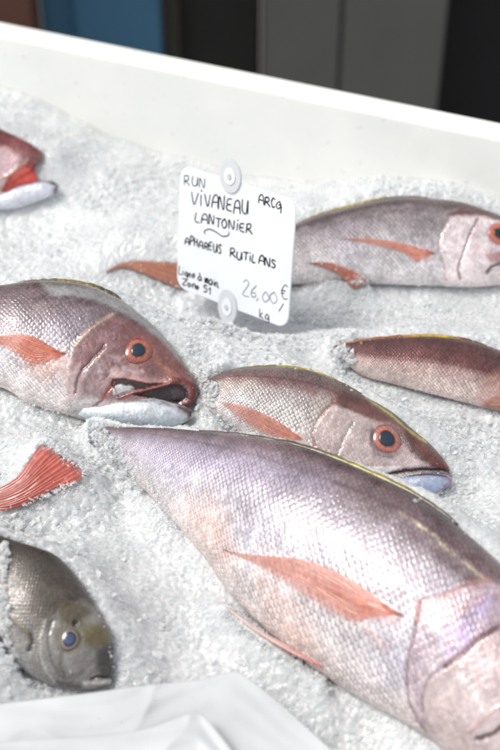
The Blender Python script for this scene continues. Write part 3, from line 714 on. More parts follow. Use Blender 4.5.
# ------------------------------------------------------------------ tub
RIM = .12
wa, wb = P(0, 34, RIM), P(500, 137, RIM)
T1 = (wb - wa); T1 /= np.linalg.norm(T1); T2 = np.array([-T1[1], T1[0], 0])       # along, and outward (away from the camera)
W0 = wa + T1 * ((np.array([0, .35, RIM]) - wa) @ T1); W0[2] = 0
def tub_xy(a, b): return W0[:2] + T1[:2] * a + T2[:2] * b
def m_tub():
    k = NT('white_plastic'); o = k.obj()
    sc_ = k.mapr(k.noise(9, 4, o, .6), .35, .75, 0, 1); sp = k.mapr(k.noise(120, 2, o), .68, .74, 0, 1)
    c = k.mix(sc_, C4(228, 229, 226), C4(236, 236, 232)); c = k.mix(k.m_('MULTIPLY', sp, .25), c, C4(160, 158, 150))
    b = k.bsdf(Base_Color=c, Roughness=k.mapr(k.noise(30, 3, o), .3, .7, .32, .5), Normal=k.bump(k.noise(14, 3, o), .002, .25))
    b.inputs['Subsurface Weight'].default_value = .0
    return k.m
M_TUB = m_tub()
tub = empty('ice_tub', tuple(W0)); tag(tub, 'white moulded plastic tub holding the ice and fish, thick rounded rim', 'fish tub')
A1, B1, TH, FL = .78, -1.0, .033, -.12
def sweep_ring(name, prof, parent, mat, rnd=.06):
    """prof: (inset from inner wall, z); follows a rounded rectangle"""
    cs = [(A1, 0), (-A1, 0), (-A1, B1), (A1, B1)]
    pts = []
    for i, (cx, cy) in enumerate(cs):
        sx, sy = (1 if cx > 0 else -1), (1 if cy == 0 else -1)
        ccx, ccy = cx - sx * rnd, cy - sy * rnd
        a0 = [0, 90, 180, 270][i]
        for t in range(13):
            a = math.radians(a0 + t * 7.5); pts.append((ccx, ccy, math.cos(a), math.sin(a)))
    # straight runs get extra stations
    X = []
    for ccx, ccy, c, s_ in pts:
        row = []
        for off, z in prof:
            a = ccx + c * (rnd + off); b = ccy + s_ * (rnd + off); xy = tub_xy(a, b); row.append((xy[0], xy[1], z))
        X.append(row)
    X = np.array(X); n, m = X.shape[:2]; X = np.vstack([X, X[:1]])
    return mesh_np(name, X.reshape(-1, 3) - W0, gridq(n + 1, m), mat, True, None, parent)
rr = .007
prof = [(-.02, FL), (-.012, FL + .01), (-.004, .0)] + [(rr - rr * math.cos(t), RIM - rr + rr * math.sin(t)) for t in np.linspace(0, math.pi / 2, 7)] + \
       [(TH - rr + rr * math.sin(t), RIM - rr + rr * math.cos(t)) for t in np.linspace(0, math.pi / 2, 7)] + [(TH, RIM - .05), (TH - .012, RIM - .056), (TH - .014, FL - .012), (TH - .03, FL - .02)]
sweep_ring('wall', prof, tub, M_TUB)
c4 = [tub_xy(a, b) for a, b in ((-A1, 0), (A1, 0), (A1, B1), (-A1, B1))]
FV = np.array([(x, y, z) for z in (FL - .018, FL + .002) for x, y in c4]) - W0
mesh_np('base', FV, np.array([(0, 1, 2, 3)[::-1], (4, 5, 6, 7), (0, 1, 5, 4), (1, 2, 6, 5), (2, 3, 7, 6), (3, 0, 4, 7)]), M_TUB, False, None, tub)

# ------------------------------------------------------------------ crushed ice
def ctrl():  # heights of the ice where it meets the back wall, read from the contact line
    q = [(-200, 60), (0, 85), (50, 107), (115, 140), (200, 162), (300, 186), (400, 200), (500, 214), (700, 250)]
    X = on_plane(np.array(q, float), W0 + T2 * 0, T2)
    return (X - W0) @ T1, X[:, 2]
CA, CZ = ctrl(); CZ = np.clip(CZ, -.005, .075)
MOUNDS = [(216, 356, 28, .010), (150, 310, 50, .002), (20, 470, 22, .004), (100, 470, 24, .010), (50, 520, 60, .0), (-10, 610, 26, .020), (-4, 680, 26, .022), (25, 240, 50, -.004), (350, 365, 16, .010),
          (480, 430, 50, .004), (130, 200, 60, .008), (300, 420, 20, 0), (222, 412, 12, .010)]
def ice_z(x, y, detail=True):
    sh = x.shape; x = x.ravel(); y = y.ravel(); p = np.stack([x, y], -1)
    r = p - W0[:2]; a = r @ T1[:2]; b = -(r @ T2[:2])
    base = np.interp(a, CA, CZ) * np.exp(-(np.clip(b, 0, 9) / .11) ** 1.5)
    X3 = np.stack([x, y, x * 0], -1)
    base = base + (fbm(X3 * 9, 2, 91) - .5) * .014
    wsum = np.full(len(x), 1 / .045 ** 2); zs = base * wsum; ins = np.full(len(x), 1e9); near = np.full(len(x), 9.)
    for ol, o, n, drop in FISH_OUT:
        pz = o[2] - ((p - o[:2]) @ n[:2]) / n[2] - drop
        d = sdist(p, ol)
        w = 1 / np.maximum(d, .0035) ** 2 * sm(.16, .06, d)
        wsum += w; zs += w * pz
        i2 = d < .0; ins = np.where(i2, np.minimum(ins, pz - .004 * sm(0, -.01, d)), ins); near = np.minimum(near, np.maximum(d, 0))
    z = zs / wsum
    z = np.where(ins < 1e8, np.minimum(z, ins), z)
    for mx, my, rad, hh in MOUNDS:
        c = P(mx, my, 0)[:2]; R = rad * .00105
        z += hh * np.exp(-(((p - c) ** 2).sum(1)) / (R * R)) * sm(0, .006, near) 
    if detail:
        g = fbm(X3 * 14, 2, 51)                                   # where the ice is coarse
        coarse = sm(.42, .62, g)
        h1, e1 = cells(x + (fbm(X3 * 200, 2, 4) - .5) * .002, y, .0062, 5); h2, e2 = cells(x, y, .0031, 15)
        det = (fbm(X3 * 38, 2, 61) - .5) * .006 + (h1 - .5) * .0026 * (.15 + .85 * coarse) + (h2 - .5) * .0013 + (fbm(X3 * 420, 2, 71) - .5) * .0016
        z = z + det * (.75 + .25 * sm(0, .008, near))
        z = np.where(ins < 1e8, np.minimum(z, ins + .001), z)
    return z.reshape(sh)
fa = np.r_[np.linspace(-A1 + .004, -.47, 40)[:-1], np.arange(-.47, .45, .00135), np.linspace(.45, A1 - .004, 40)]
fb = -np.r_[np.linspace(-.004, .84, 620), np.linspace(.84, -B1 - .004, 20)[1:]]
AA, BB = np.meshgrid(fa, fb, indexing='ij')
XY = W0[:2] + AA[..., None] * T1[:2] + BB[..., None] * T2[:2]
Z = ice_z(XY[..., 0], XY[..., 1])
IV = np.concatenate([XY, Z[..., None]], -1).reshape(-1, 3)

def m_ice():
    k = NT('packed_ice'); o = k.obj()
    n1 = k.noise(26, 4, o, .6); n2 = k.noise(700, 2, o)
    v1 = k.vor(330, o, 'F1', 'Color'); sv = k.n('ShaderNodeSeparateColor'); k.set(sv.inputs[0], v1)
    v2 = k.vor(760, o, 'F1', 'Color'); sv2 = k.n('ShaderNodeSeparateColor'); k.set(sv2.inputs[0], v2)
    c = k.mix(k.mapr(n1, .3, .7), C4(192, 195, 197), C4(214, 216, 217))
    c = k.mix(k.mapr(sv.outputs[0], 0, 1, 0, .3, False), c, C4(236, 238, 239))
    nb = k.bump(sv.outputs[1], .0012, .8); nb = k.bump(k.noise(520, 3, o, .6), .0011, .6, nb); nb = k.bump(sv2.outputs[1], .0006, .8, nb)
    b = k.bsdf(Base_Color=c, Roughness=k.mapr(sv2.outputs[0], 0, 1, .06, .45, False), Normal=nb)
    b.inputs['IOR'].default_value = 1.31
    b.inputs['Coat Weight'].default_value = .6; b.inputs['Coat Roughness'].default_value = .06; b.inputs['Coat IOR'].default_value = 1.4
    k.set(b.inputs['Coat Normal'], k.bump(sv.outputs[1], .0014, .9, k.bump(k.noise(300, 2, o), .001, .6)))
    b.inputs['Subsurface Weight'].default_value = .85; b.inputs['Subsurface Radius'].default_value = (.7, .9, 1.); b.inputs['Subsurface Scale'].default_value = .009
    return k.m
def m_chip():
    k = NT('clear_ice_chip'); o = k.obj()
    oi = k.n('ShaderNodeNewGeometry').outputs['Random Per Island']
    c = k.mix(oi, C4(224, 228, 231), C4(250, 251, 252))
    b = k.bsdf(Base_Color=c, Roughness=k.mapr(oi, 0, 1, .05, .3, False), Normal=k.bump(k.noise(500, 2, o), .0006, .4))
    b.inputs['IOR'].default_value = 1.31
    k.set(b.inputs['Alpha'], k.mapr(k.m_('FRACT', k.m_('MULTIPLY', oi, 7.3)), 0, 1, .14, .62, False))
    b.inputs['Subsurface Weight'].default_value = .4; b.inputs['Subsurface Radius'].default_value = (.8, .9, 1.); b.inputs['Subsurface Scale'].default_value = .003
    return k.m
ice = mesh_np('crushed_ice', IV, gridq(len(fa), len(fb))[:, ::-1], m_ice(), True)
tag(ice, 'bed of fine white crushed ice filling the tub under the fish', 'ice', kind='stuff')
# loose crystals lying on the bed (same heap)
import bmesh
TV, TQ = [], []
for t in range(9):
    bm = bmesh.new()
    pts = RNG.normal(size=(11, 3)); pts /= np.linalg.norm(pts, axis=1, keepdims=True); pts *= RNG.uniform(.7, 1.1, (11, 1)) * np.array([1, RNG.uniform(.55, .9), RNG.uniform(.4, .8)])
    for q in pts: bm.verts.new(q)
    r_ = bmesh.ops.convex_hull(bm, input=bm.verts); bmesh.ops.triangulate(bm, faces=bm.faces)
    bm.verts.ensure_lookup_table(); bm.verts.index_update()
    used = sorted({v.index for f in bm.faces for v in f.verts}); mp = {u: i for i, u in enumerate(used)}
    TV.append(np.array([bm.verts[u].co[:] for u in used])); TQ.append(np.array([[mp[v.index] for v in f.verts] for f in bm.faces])); bm.free()
def scatter(n, cands, smin, smax, lift=.2, top=False, power=2.2):
    """cands: (n,2) world xy"""
    z = ice_z(cands[:, 0], cands[:, 1])
    if top:
        for i, (x, y) in enumerate(cands):
            for bv in BVHS:
                h = bv.ray_cast(Vector((x, y, .4)), Vector((0, 0, -1)))
                if h[0] is not None and h[0][2] > z[i]: z[i] = h[0][2]
    else:
        ok = np.ones(len(cands), bool)
        for ol, o, n_, dr in FISH_OUT: ok &= sdist(cands, ol) > .0005
        cands, z = cands[ok], z[ok]
    for (x, y), zz in zip(cands, z):
        s_ = smin + (smax - smin) * RNG.random() ** power
        q = Matrix.Rotation(RNG.uniform(0, 6.28), 3, Vector(RNG.normal(size=3)).normalized())
        k = RNG.integers(9)
        v = TV[k] @ np.array(q).T * s_ + np.array([x, y, zz + s_ * lift])
        CH.append((v, k))
CH = []
def heap(px, py, rx, ry, n, smax, ang=0., lift=.5, power=1.6):
    """chips heaped where ice spills over a fish (or lies on the bed beside it)"""
    q, _ = disc(px, py, rx, ry, n, ang, True)
    for p_, d in zip(q, rays(q)):
        best = None
        for bv in BVHS:
            h = bv.ray_cast(Vector(CAM), Vector(d))
            if h[0] is not None and (best is None or h[3] < best[1]): best = (np.array(h[0]), h[3])
        X = CAM + d * ((.008 - CAM[2]) / d[2])
        zi = ice_z(X[None, 0], X[None, 1])[0] if best is None else None
        X = best[0] if best else CAM + d * ((zi - CAM[2]) / d[2])
        s_ = .001 + (smax - .001) * RNG.random() ** power
        rot = np.array(Matrix.Rotation(RNG.uniform(0, 6.28), 3, Vector(RNG.normal(size=3)).normalized()))
        k = RNG.integers(9); CH.append((TV[k] @ rot.T * s_ + X + np.array([0, 0, s_ * lift * RNG.uniform(.2, 1.4)]), k))
def disc(px, py, rx, ry, n, ang=0., raw=False):
    r = np.sqrt(RNG.random(n)); a = RNG.uniform(0, 2 * math.pi, n)
    r = r * (.8 + .3 * RNG.random(n))
    x = r * np.cos(a) * rx; y = r * np.sin(a) * ry; ca, sa = math.cos(ang), math.sin(ang)
    q = np.stack([px + x * ca - y * sa, py + x * sa + y * ca], -1)
    if raw: return q, None
    d = rays(q); return (CAM + d * ((.01 - CAM[2]) / d[:, 2])[:, None])[:, :2]
U = np.stack([RNG.uniform(-.42, .42, 42000), RNG.uniform(-.45, .56, 42000)], -1)
rU = U - W0[:2]; U = U[(rU @ T2[:2]) < -.012]
gU = fbm(np.stack([U[:, 0], U[:, 1], U[:, 0] * 0], -1) * 14, 2, 51)
U = U[RNG.random(len(U)) < (.25 + .75 * sm(.42, .62, gU))]
scatter(0, U, .0008, .0040, .12, power=3.2)
U2 = U[RNG.random(len(U)) < .07]; scatter(0, U2, .0035, .0075, -.25, power=2.)
for px, py, rx, ry, n, sz, ang in [(225, 352, 55, 12, 700, .0036, 0), (210, 412, 20, 14, 220, .0042, .3), (350, 362, 22, 14, 260, .0040, .4), (300, 355, 40, 8, 200, .003, -.2), (90, 465, 45, 30, 420, .0034, .3),
                              (15, 535, 22, 12, 150, .0042, 0), (10, 650, 16, 40, 260, .0036, 0), (470, 420, 40, 24, 380, .0038, .2), (400, 400, 40, 14, 300, .0036, .25), (420, 300, 70, 14, 420, .0034, 0), (330, 300, 40, 12, 200, .003, 0), (60, 440, 40, 10, 200, .003, 0), (20, 536, 20, 10, 60, .0075, 0), (350, 366, 26, 12, 70, .0065, .4), (225, 350, 50, 12, 90, .006, 0), (440, 400, 50, 14, 60, .006, .2), (300, 296, 60, 12, 60, .006, 0), (205, 414, 16, 14, 40, .007, 0), (125, 478, 12, 24, 60, .006, -.6), (60, 520, 60, 20, 50, .005, 0), (10, 640, 10, 40, 60, .007, 0), (470, 500, 30, 40, 60, .005, 0),
                              (200, 380, 14, 26, 160, .004, 0), (460, 460, 20, 30, 160, .0036, 0)]:
    scatter(0, disc(px, py, rx, ry, n, ang), .0014, sz, .3)
for a in [(344, 357, 9, 13, 170, .0052, -.4), (211, 394, 7, 13, 130, .0048, .2), (97, 436, 11, 10, 260, .0046, .2), (108, 446, 7, 12, 110, .004, .4), (124, 466, 32, 6, 240, .0036, 1.0), (165, 510, 36, 4, 120, .0024, 1.0), (226, 424, 22, 4, 90, .0030, .6),
          (66, 456, 30, 4, 160, .0030, .62), (88, 474, 6, 6, 60, .0030, 0), (50, 494, 34, 2.5, 70, .0024, -.42), (4, 560, 4, 20, 110, .0044, 0), (5, 620, 5, 30, 160, .0044, -.1), (14, 660, 5, 20, 130, .0036, -.45), (38, 686, 24, 3, 90, .0026, .35),
          (330, 283, 44, 2.5, 110, .0026, 0), (440, 286, 50, 2.5, 110, .0026, 0), (400, 387, 44, 2, 90, .0024, .17), (30, 404, 40, 2, 70, .0020, .3), (90, 424, 30, 2, 40, .0018, .1), (360, 280, 5, 4, 30, .002, 0), (185, 287, 14, 3, 40, .0026, 0), (430, 497, 20, 2, 40, .0022, -.3)]:
    heap(*a)
for ol, o, n_, dr in FISH_OUT:            # slush clinging along each fish
    L = catmull(np.vstack([ol, ol[:1]]), 2600)
    L = L + RNG.normal(0, .0026, L.shape)
    scatter(0, L[RNG.random(len(L)) < .6], .0008, .0026, .2, power=2.5)
    L2 = L + RNG.normal(0, .001, L.shape); scatter(0, L2[RNG.random(len(L)) < .05], .0006, .0020, .1, top=True, power=2.5)
vv, ff, off = [], [], 0
for v, k in CH:
    vv.append(v); ff.append(TQ[k] + off); off += len(v)
chips = mesh_np('loose_ice_crystals', np.vstack(vv), np.vstack(ff), m_chip(), False)
chips.parent = ice; tag(chips, kind='stuff')
print('chips', len(CH))

# ------------------------------------------------------------------ price card
cyaw, clean, croll = -.7272, .2225, .1241
cc = P(233.7, 246.0, .080); cs_ = 1.0
cw, chh = .1437, .1262
ca = np.array([math.cos(cyaw), math.sin(cyaw), 0]); cn = np.array([math.sin(cyaw), -math.cos(cyaw), 0]); cb = np.array([0, 0, 1]) * math.cos(clean) - cn * math.sin(clean)
a2 = ca * math.cos(croll) + cb * math.sin(croll); b2 = -ca * math.sin(croll) + cb * math.cos(croll); nn = np.cross(a2, b2)
if nn @ (CAM - cc) < 0: nn = -nn
def m_card():
    k = NT('card_plastic'); o = k.obj()
    b = k.bsdf(Base_Color=k.mix(k.mapr(k.noise(20, 3, o), .3, .7), C4(226, 229, 234), C4(232, 235, 240)), Roughness=.38, Normal=k.bump(k.noise(40, 2, o), .0008, .15)); return k.m
def m_simple(name, c, rough=.5, nscale=60, var=.12, bmp=.15, **kw):
    k = NT(name); o = k.obj(); n = k.noise(nscale, 3, o)
    c0 = tuple(min(1, x * (1 - var)) for x in C4(*c)[:3]) + (1,); c1 = tuple(min(1, x * (1 + var)) for x in C4(*c)[:3]) + (1,)
    b = k.bsdf(Base_Color=k.mix(n, c0, c1), Roughness=rough, Normal=k.bump(n, .001, bmp))
    for a, v in kw.items(): b.inputs[a.replace('_', ' ')].default_value = v
    return k.m
M_CARD = m_card()
card = empty('price_card', tuple(cc - b2 * chh / 2)); tag(card, 'white handwritten price card with two round tabs standing in the ice', 'price card')
CO = np.array(card.location)
def plate(name, poly, t, mat, parent, z0=0., bev=.0006):
    """poly in card coordinates (m), extruded t along the card normal, with a small bevel"""
    import bmesh
    bm = bmesh.new()
    fr = [bm.verts.new(tuple(cc + a2 * x + b2 * y + nn * (z0 + t / 2) - CO)) for x, y in poly]
    f = bm.faces.new(fr)
    r = bmesh.ops.extrude_face_region(bm, geom=[f]); vs = [e for e in r['geom'] if isinstance(e, bmesh.types.BMVert)]
    bmesh.ops.translate(bm, verts=vs, vec=Vector(-nn * t)); bmesh.ops.recalc_face_normals(bm, faces=bm.faces)
    es = [e for e in bm.edges if len(e.link_faces) == 2 and e.calc_face_angle(0) > .8]
    if bev: bmesh.ops.bevel(bm, geom=es, offset=bev, segments=2, affect='EDGES')
    me = bpy.data.meshes.new(name); bm.to_mesh(me); bm.free(); me.materials.append(mat)
    o = bpy.data.objects.new(name, me); COL.objects.link(o); o.parent = parent; return o
R_ = .013
poly = []
for sx, sy, a0 in ((1, 1, 0), (-1, 1, 90), (-1, -1, 180), (1, -1, 270)):
    for t in range(9):
        a = math.radians(a0 + t * 11.25); poly.append((sx * (cw / 2 - R_) + R_ * math.cos(a), sy * (chh / 2 - R_) + R_ * math.sin(a)))
plate('panel', poly, .0016, M_CARD, card, bev=.0005)
def card_xy(px, py):
    q = on_plane(np.array([[px, py]], float), cc, nn)[0] - cc; return q @ a2, q @ b2
M_TAB = m_simple('clear_tab_plastic', (214, 218, 221), .3, 40, .03, .2, Transmission_Weight=.1)
M_RIV = m_simple('grey_rivet', (196, 200, 202), .4)
for (px, py, rx, ry) in ((231.5, 176, .0135, .0165), (228.5, 306.5, .0125, .0185)):
    x0, y0 = card_xy(px, py)
    tb = plate('tab', [(x0 + rx * math.cos(a), y0 + ry * math.sin(a)) for a in np.linspace(0, 2 * math.pi, 40, endpoint=False)], .0022, M_TAB, card, .0012, .0007)
    plate('washer', [(x0 + rx * .52 * math.cos(a), y0 + ry * .5 * math.sin(a)) for a in np.linspace(0, 2 * math.pi, 30, endpoint=False)], .001, M_CARD, tb, .0026, .0004)
    plate('rivet', [(x0 + .0024 * math.cos(a), y0 + .003 * math.sin(a)) for a in np.linspace(0, 2 * math.pi, 16, endpoint=False)], .0012, M_RIV, tb, .0034, .0003)
# handwriting: stroke glyphs, y up 0..1
GL = {
 'A': ([[(0, 0), (.1, .75), (.35, 1), (.6, .8), (.68, 0)], [(.05, .42), (.66, .45)]], .85),
 'a': ([[(.5, .6), (.2, .65), (0, .3), (.2, 0), (.5, .3), (.5, .6), (.55, 0)]], .7),
 'R': ([[(.05, 0), (.08, .95)], [(0, .9), (.4, 1), (.55, .75), (.35, .5), (.1, .45), (.4, .3), (.7, 0)]], .85),
 'U': ([[(0, 1), (0, .3), (.2, 0), (.45, .1), (.55, 1), (.6, 0)]], .8), 'V': ([[(0, 1), (.3, 0), (.62, 1)]], .75),
 'I': ([[(.12, .7), (.14, 0)], [(.13, .92), (.17, 1.04)]], .42), 'N': ([[(0, 0), (.02, .95), (.5, .02), (.55, 1)]], .78),
 'E': ([[(.5, 1), (.1, .9), (.02, .55), (.4, .52), (.02, .5), (.05, .1), (.5, .02)]], .68), 'L': ([[(.05, 1), (0, .05), (.5, .0)]], .62),
 'T': ([[(-.05, .95), (.6, 1)], [(.28, .97), (.25, 0)]], .7), 'O': ([[(.3, 1), (.0, .5), (.25, 0), (.55, .45), (.3, 1)]], .72), 'C': ([[(.5, .85), (.2, 1), (0, .5), (.2, 0), (.5, .15)]], .65),
 'Q': ([[(.35, .95), (.0, .5), (.25, .05), (.6, .45), (.35, .95)], [(.3, .5), (.62, .4), (.6, -.35)]], .8), 'P': ([[(.05, 0), (.08, 1), (.5, .9), (.5, .6), (.08, .45)]], .68),
 'H': ([[(.02, 0), (.05, 1)], [(.03, .5), (.5, .52)], [(.5, 1), (.52, 0)]], .75), 'S': ([[(.5, .9), (.2, 1), (.08, .7), (.45, .35), (.35, .02), (0, .08)]], .68),
 'i': ([[(.1, .6), (.1, 0)], [(.1, .85), (.12, .92)]], .3), 'g': ([[(.45, .6), (.1, .6), (.05, .2), (.4, .15), (.45, .6), (.42, -.3), (.05, -.3)]], .62), 'n': ([[(0, .6), (.05, 0), (.1, .45), (.35, .6), (.42, 0)]], .58),
 'e': ([[(0, .3), (.4, .35), (.3, .6), (.05, .5), (.05, .1), (.4, .05)]], .55), 'm': ([[(0, .6), (.03, 0), (.1, .5), (.25, .55), (.28, 0), (.35, .5), (.5, .55), (.55, 0)]], .7), 'o': ([[(.25, .6), (0, .3), (.2, 0), (.45, .3), (.25, .6)]], .6),
 'à': ([[(.5, .6), (.2, .65), (0, .3), (.2, 0), (.5, .3), (.5, .6), (.55, 0)], [(.1, 1.05), (.35, .85)]], .7), ',': ([[(.1, .08), (.0, -.2)]], .3), 'Z': ([[(0, 1), (.55, .98), (.05, .02), (.6, .0)]], .72),
 '5': ([[(.5, 1), (.1, .98), (.08, .6), (.45, .55), (.45, .1), (0, .0)]], .65), '1': ([[(0, .7), (.2, 1), (.2, 0)]], .45), '2': ([[(0, .8), (.25, 1), (.45, .75), (.0, .02), (.55, .0)]], .66), '6': ([[(.45, 1), (.05, .5), (.1, .05), (.45, .15), (.4, .45), (.05, .35)]], .62),
 '0': ([[(.3, .8), (.0, .4), (.25, 0), (.6, .35), (.3, .8)]], .72), 'k': ([[(0, 1), (.03, 0)], [(.4, .6), (.05, .3), (.45, 0)]], .55), ' ': ([], .5),
 '€': ([[(.65, .95), (.3, 1), (.1, .5), (.3, 0), (.65, .1)], [(-.05, .6), (.45, .62)], [(-.05, .42), (.4, .42)]], .8), '/': ([[(.4, 1), (0, 0)]], .5),
}
WV, WQ, woff = [], [], 0
def stroke(pts, r):
    """felt-pen stroke: flattened ribbon lying on the card"""
    global woff
    p = catmull(pts, max(6, 8 * len(pts))) if len(pts) > 2 else np.array([np.array(pts[0]) * (1 - t) + np.array(pts[1]) * t for t in np.linspace(0, 1, 8)])
    xy = np.array([card_xy(*q) for q in p])
    tg = np.gradient(xy, axis=0); tg /= np.linalg.norm(tg, axis=1, keepdims=True) + 1e-9; nr = np.stack([-tg[:, 1], tg[:, 0]], -1)
    n = len(xy); u = np.linspace(0, 1, n)
    wd = r * (.75 + .5 * vnoise(np.stack([u * 5 + woff, u * 0, u * 0], -1), 3)) * np.clip(np.minimum(u, 1 - u) * 12 + .55, 0, 1)
    prof = [(-1, .0005), (-.6, .00125), (.6, .00125), (1, .0005)]
    X = np.stack([cc + a2 * (xy[:, :1] + nr[:, :1] * (wd * q)[:, None]) + b2 * (xy[:, 1:] + nr[:, 1:] * (wd * q)[:, None]) + nn * (z) for q, z in prof], 1)
    WV.append(X.reshape(-1, 3)); WQ.append(gridq(n, 4, off=woff)); woff += n * 4
def write(txt, p0, p1, h, r):
    tot = sum(GL[c][1] for c in txt); p0 = np.array(p0, float); p1 = np.array(p1, float); d = (p1 - p0) / tot; x = 0
    upv = np.array([.05, -1]) * h
    for c in txt:
        st, adv = GL[c]; jx, jy = RNG.normal(0, .05, 2); sc_ = RNG.uniform(.82, 1.15)
        for s_ in st:
            stroke([p0 + d * (x + (qx + jx + RNG.normal(0, .022))) + upv * (qy * sc_ + jy + RNG.normal(0, .026)) for qx, qy in s_], r)
        x += adv
def flush(name, mat):
    global WV, WQ, woff
    o = mesh_np(name, np.vstack(WV) - CO, np.vstack(WQ), mat, True, None, card); WV, WQ, woff = [], [], 0; return o
M_INK = m_simple('black_felt_pen', (24, 24, 28), .55); M_FAINT = m_simple('faded_felt_pen', (150, 154, 166), .6); M_GREY = m_simple('worn_felt_pen', (84, 88, 92), .55)
def line(mat, *a):
    write(*a); flush('handwritten_line', mat)
line(M_INK, 'VIVANEAU', (193, 203.5), (250, 215), 13.5, .00078)
line(M_INK, 'LANTONIER', (195.5, 221), (254, 234.5), 9.6, .00080)
line(M_INK, 'ARCQ', (258.5, 202.5), (283, 209.5), 9.6, .00076)
line(M_INK, 'APHAREUS', (185, 243.5), (223, 253.5), 8, .00084)
line(M_INK, 'RUTILANS', (230.5, 256.5), (278, 268.5), 9, .00086)
stroke([(206, 234), (205, 231), (210, 229), (217, 232), (223, 236), (229, 235), (229.5, 231.5)], .0007); flush('pen_flourish', M_INK)
line(M_INK, 'Ligne à main,', (179.5, 273.5), (221, 288), 7, .0008)
line(M_INK, 'Zone 51', (183, 284), (212, 294.5), 6.5, .0008)
line(M_GREY, 'RUN', (185, 184), (207, 188.5), 9.5, .0006)
line(M_GREY, 'kg', (260, 317), (270, 320.5), 8, .0006)
line(M_FAINT, '26,00', (244, 295), (279, 305), 14, .0007)
write('€', (281.5, 298), (290, 299.5), 14, .0006); write('/', (280, 311), (286, 312), 9, .0005); flush('handwritten_line', M_GREY)

# ------------------------------------------------------------------ plastic sheet in front
def m_sheet():
    k = NT('white_film'); o = k.obj()
    dr = k.mapr(k.vor(130, o), .10, .04, 0, 1); pick = k.mapr(k.noise(45, 2, o), .55, .62)
    dr = k.m_('MULTIPLY', dr, pick)
    nb = k.bump(k.noise(16, 3, o, .55), .006, .35); nb = k.bump(dr, .001, .8, nb)
    b = k.bsdf(Base_Color=k.mix(k.mapr(k.noise(12, 2, o), .3, .7), C4(214, 216, 219), C4(228, 230, 232)), Roughness=k.mapr(dr, 0, 1, .34, .06), Normal=nb)
    b.inputs['Transmission Weight'].default_value = .22; b.inputs['IOR'].default_value = 1.2
    return k.m
def sheet(name, top, bot, nu, nv, zf, parent, mat, t=.0009):
    A = catmull(top, nu); B = catmull(bot, nu); v = np.linspace(0, 1, nv)
    U_, V_ = np.meshgrid(np.linspace(0, 1, nu), v, indexing='ij')
    G = A[:, None] * (1 - v[None, :, None]) + B[:, None] * v[None, :, None]
    d = rays(G); W = CAM + d * ((.02 - CAM[2]) / d[..., 2])[..., None]
    W[..., 2] = 0; W[..., 2] = zf(U_, V_, W)
    # keep the traced outline true after lifting it
    d2 = rays(G); W = CAM + d2 * ((W[..., 2] - CAM[2]) / d2[..., 2])[..., None]
    X = W.reshape(-1, 3); X2 = X - np.array([0, 0, t])
    idx = np.arange(nu * nv).reshape(nu, nv); per = np.r_[idx[0, :], idx[1:, -1], idx[-1, -2::-1], idx[-2:0:-1, 0]]; p2 = np.roll(per, -1)
    Q3 = np.stack([per, per + nu * nv, p2 + nu * nv, p2], -1)
    o0 = np.array(parent.location)
    return mesh_np(name, np.vstack([X, X2]) - o0, np.vstack([gridq(nu, nv), gridq(nu, nv, off=nu * nv)[:, ::-1], Q3]), mat, True, None, parent)
M_SH = m_sheet()
sh = empty('plastic_sheet', tuple(P(150, 740, .02))); tag(sh, 'crumpled white plastic sheet lying over the ice at the bottom edge', 'sheet')
def rid(W, s_, a, seed):
    p = np.stack([W[..., 0], W[..., 1], W[..., 0] * 0], -1)
    return (1 - np.abs(2 * fbm(p * s_, 2, seed) - 1)) ** 6 * a
def wr(W, s_, a, seed): return (fbm(np.stack([W[..., 0], W[..., 1], W[..., 0] * 0], -1) * s_, 3, seed) - .5) * a
sheet('lower_layer', [(-60, 713), (0, 704), (60, 697), (132, 687), (178, 682), (200, 680), (222, 674), (236, 671.5), (246, 677), (264, 690), (297, 719), (330, 749), (360, 778)],
      [(-60, 860), (0, 858), (60, 852), (120, 846), (170, 840), (200, 836), (220, 832), (240, 830), (255, 828), (270, 824), (300, 820), (335, 816), (370, 812)], 200, 120,
      lambda U_, V_, W: .022 + wr(W, 14, .006, 7) + rid(W, 11, .003, 27) + .0010 * np.sin(V_ * 40 + 9 * U_ + 3 * np.sin(U_ * 13)) * np.exp(-((U_ - .3) / .35) ** 2), sh, M_SH)
sheet('folded_corner', [(-60, 745), (0, 742), (60, 738), (120, 733), (152, 727), (180, 717), (198, 712.5), (206, 718), (219, 733), (234, 752), (250, 775)],
      [(-60, 880), (0, 878), (60, 874), (120, 868), (150, 862), (180, 856), (200, 850), (210, 846), (222, 840), (236, 832), (252, 822)], 160, 100,
      lambda U_, V_, W: .036 + wr(W, 16, .006, 9) + rid(W, 12, .003, 29) + .0009 * np.sin(V_ * 34 - 14 * U_), sh, M_SH)

# ------------------------------------------------------------------ behind the tub
def slab(name, x0, x1, y, dpt, z0, z1, mat, parent=None, o0=(0, 0, 0), bev=.004):
    bm = bmesh.new(); bmesh.ops.create_cube(bm, size=1)
    for v in bm.verts: v.co = ((x0 + x1) / 2 + v.co.x * (x1 - x0) - o0[0], y + dpt / 2 + v.co.y * dpt - o0[1], (z0 + z1) / 2 + v.co.z * (z1 - z0) - o0[2])
    bmesh.ops.bevel(bm, geom=bm.edges[:], offset=bev, segments=2, affect='EDGES')
    me = bpy.data.meshes.new(name); bm.to_mesh(me); bm.free(); me.materials.append(mat)
    o = bpy.data.objects.new(name, me); COL.objects.link(o); o.parent = parent; return o
YB = 1.55; FZ = -.85
def bx(px, y=YB):   # world x at pixel column near the top of the picture for depth y
    d = rays([px, 40]); t = (y - CAM[1]) / d[1]; return (CAM + d * t)[0]
def thing(name, label, cat, x, y): 
    e = empty(name, (x, y, FZ)); return tag(e, label, cat)
M_BLUE = m_simple('blue_paint', (60, 104, 134), .45, 12, .12); M_BROWN = m_simple('brown_wood', (96, 62, 50), .6, 20, .2)
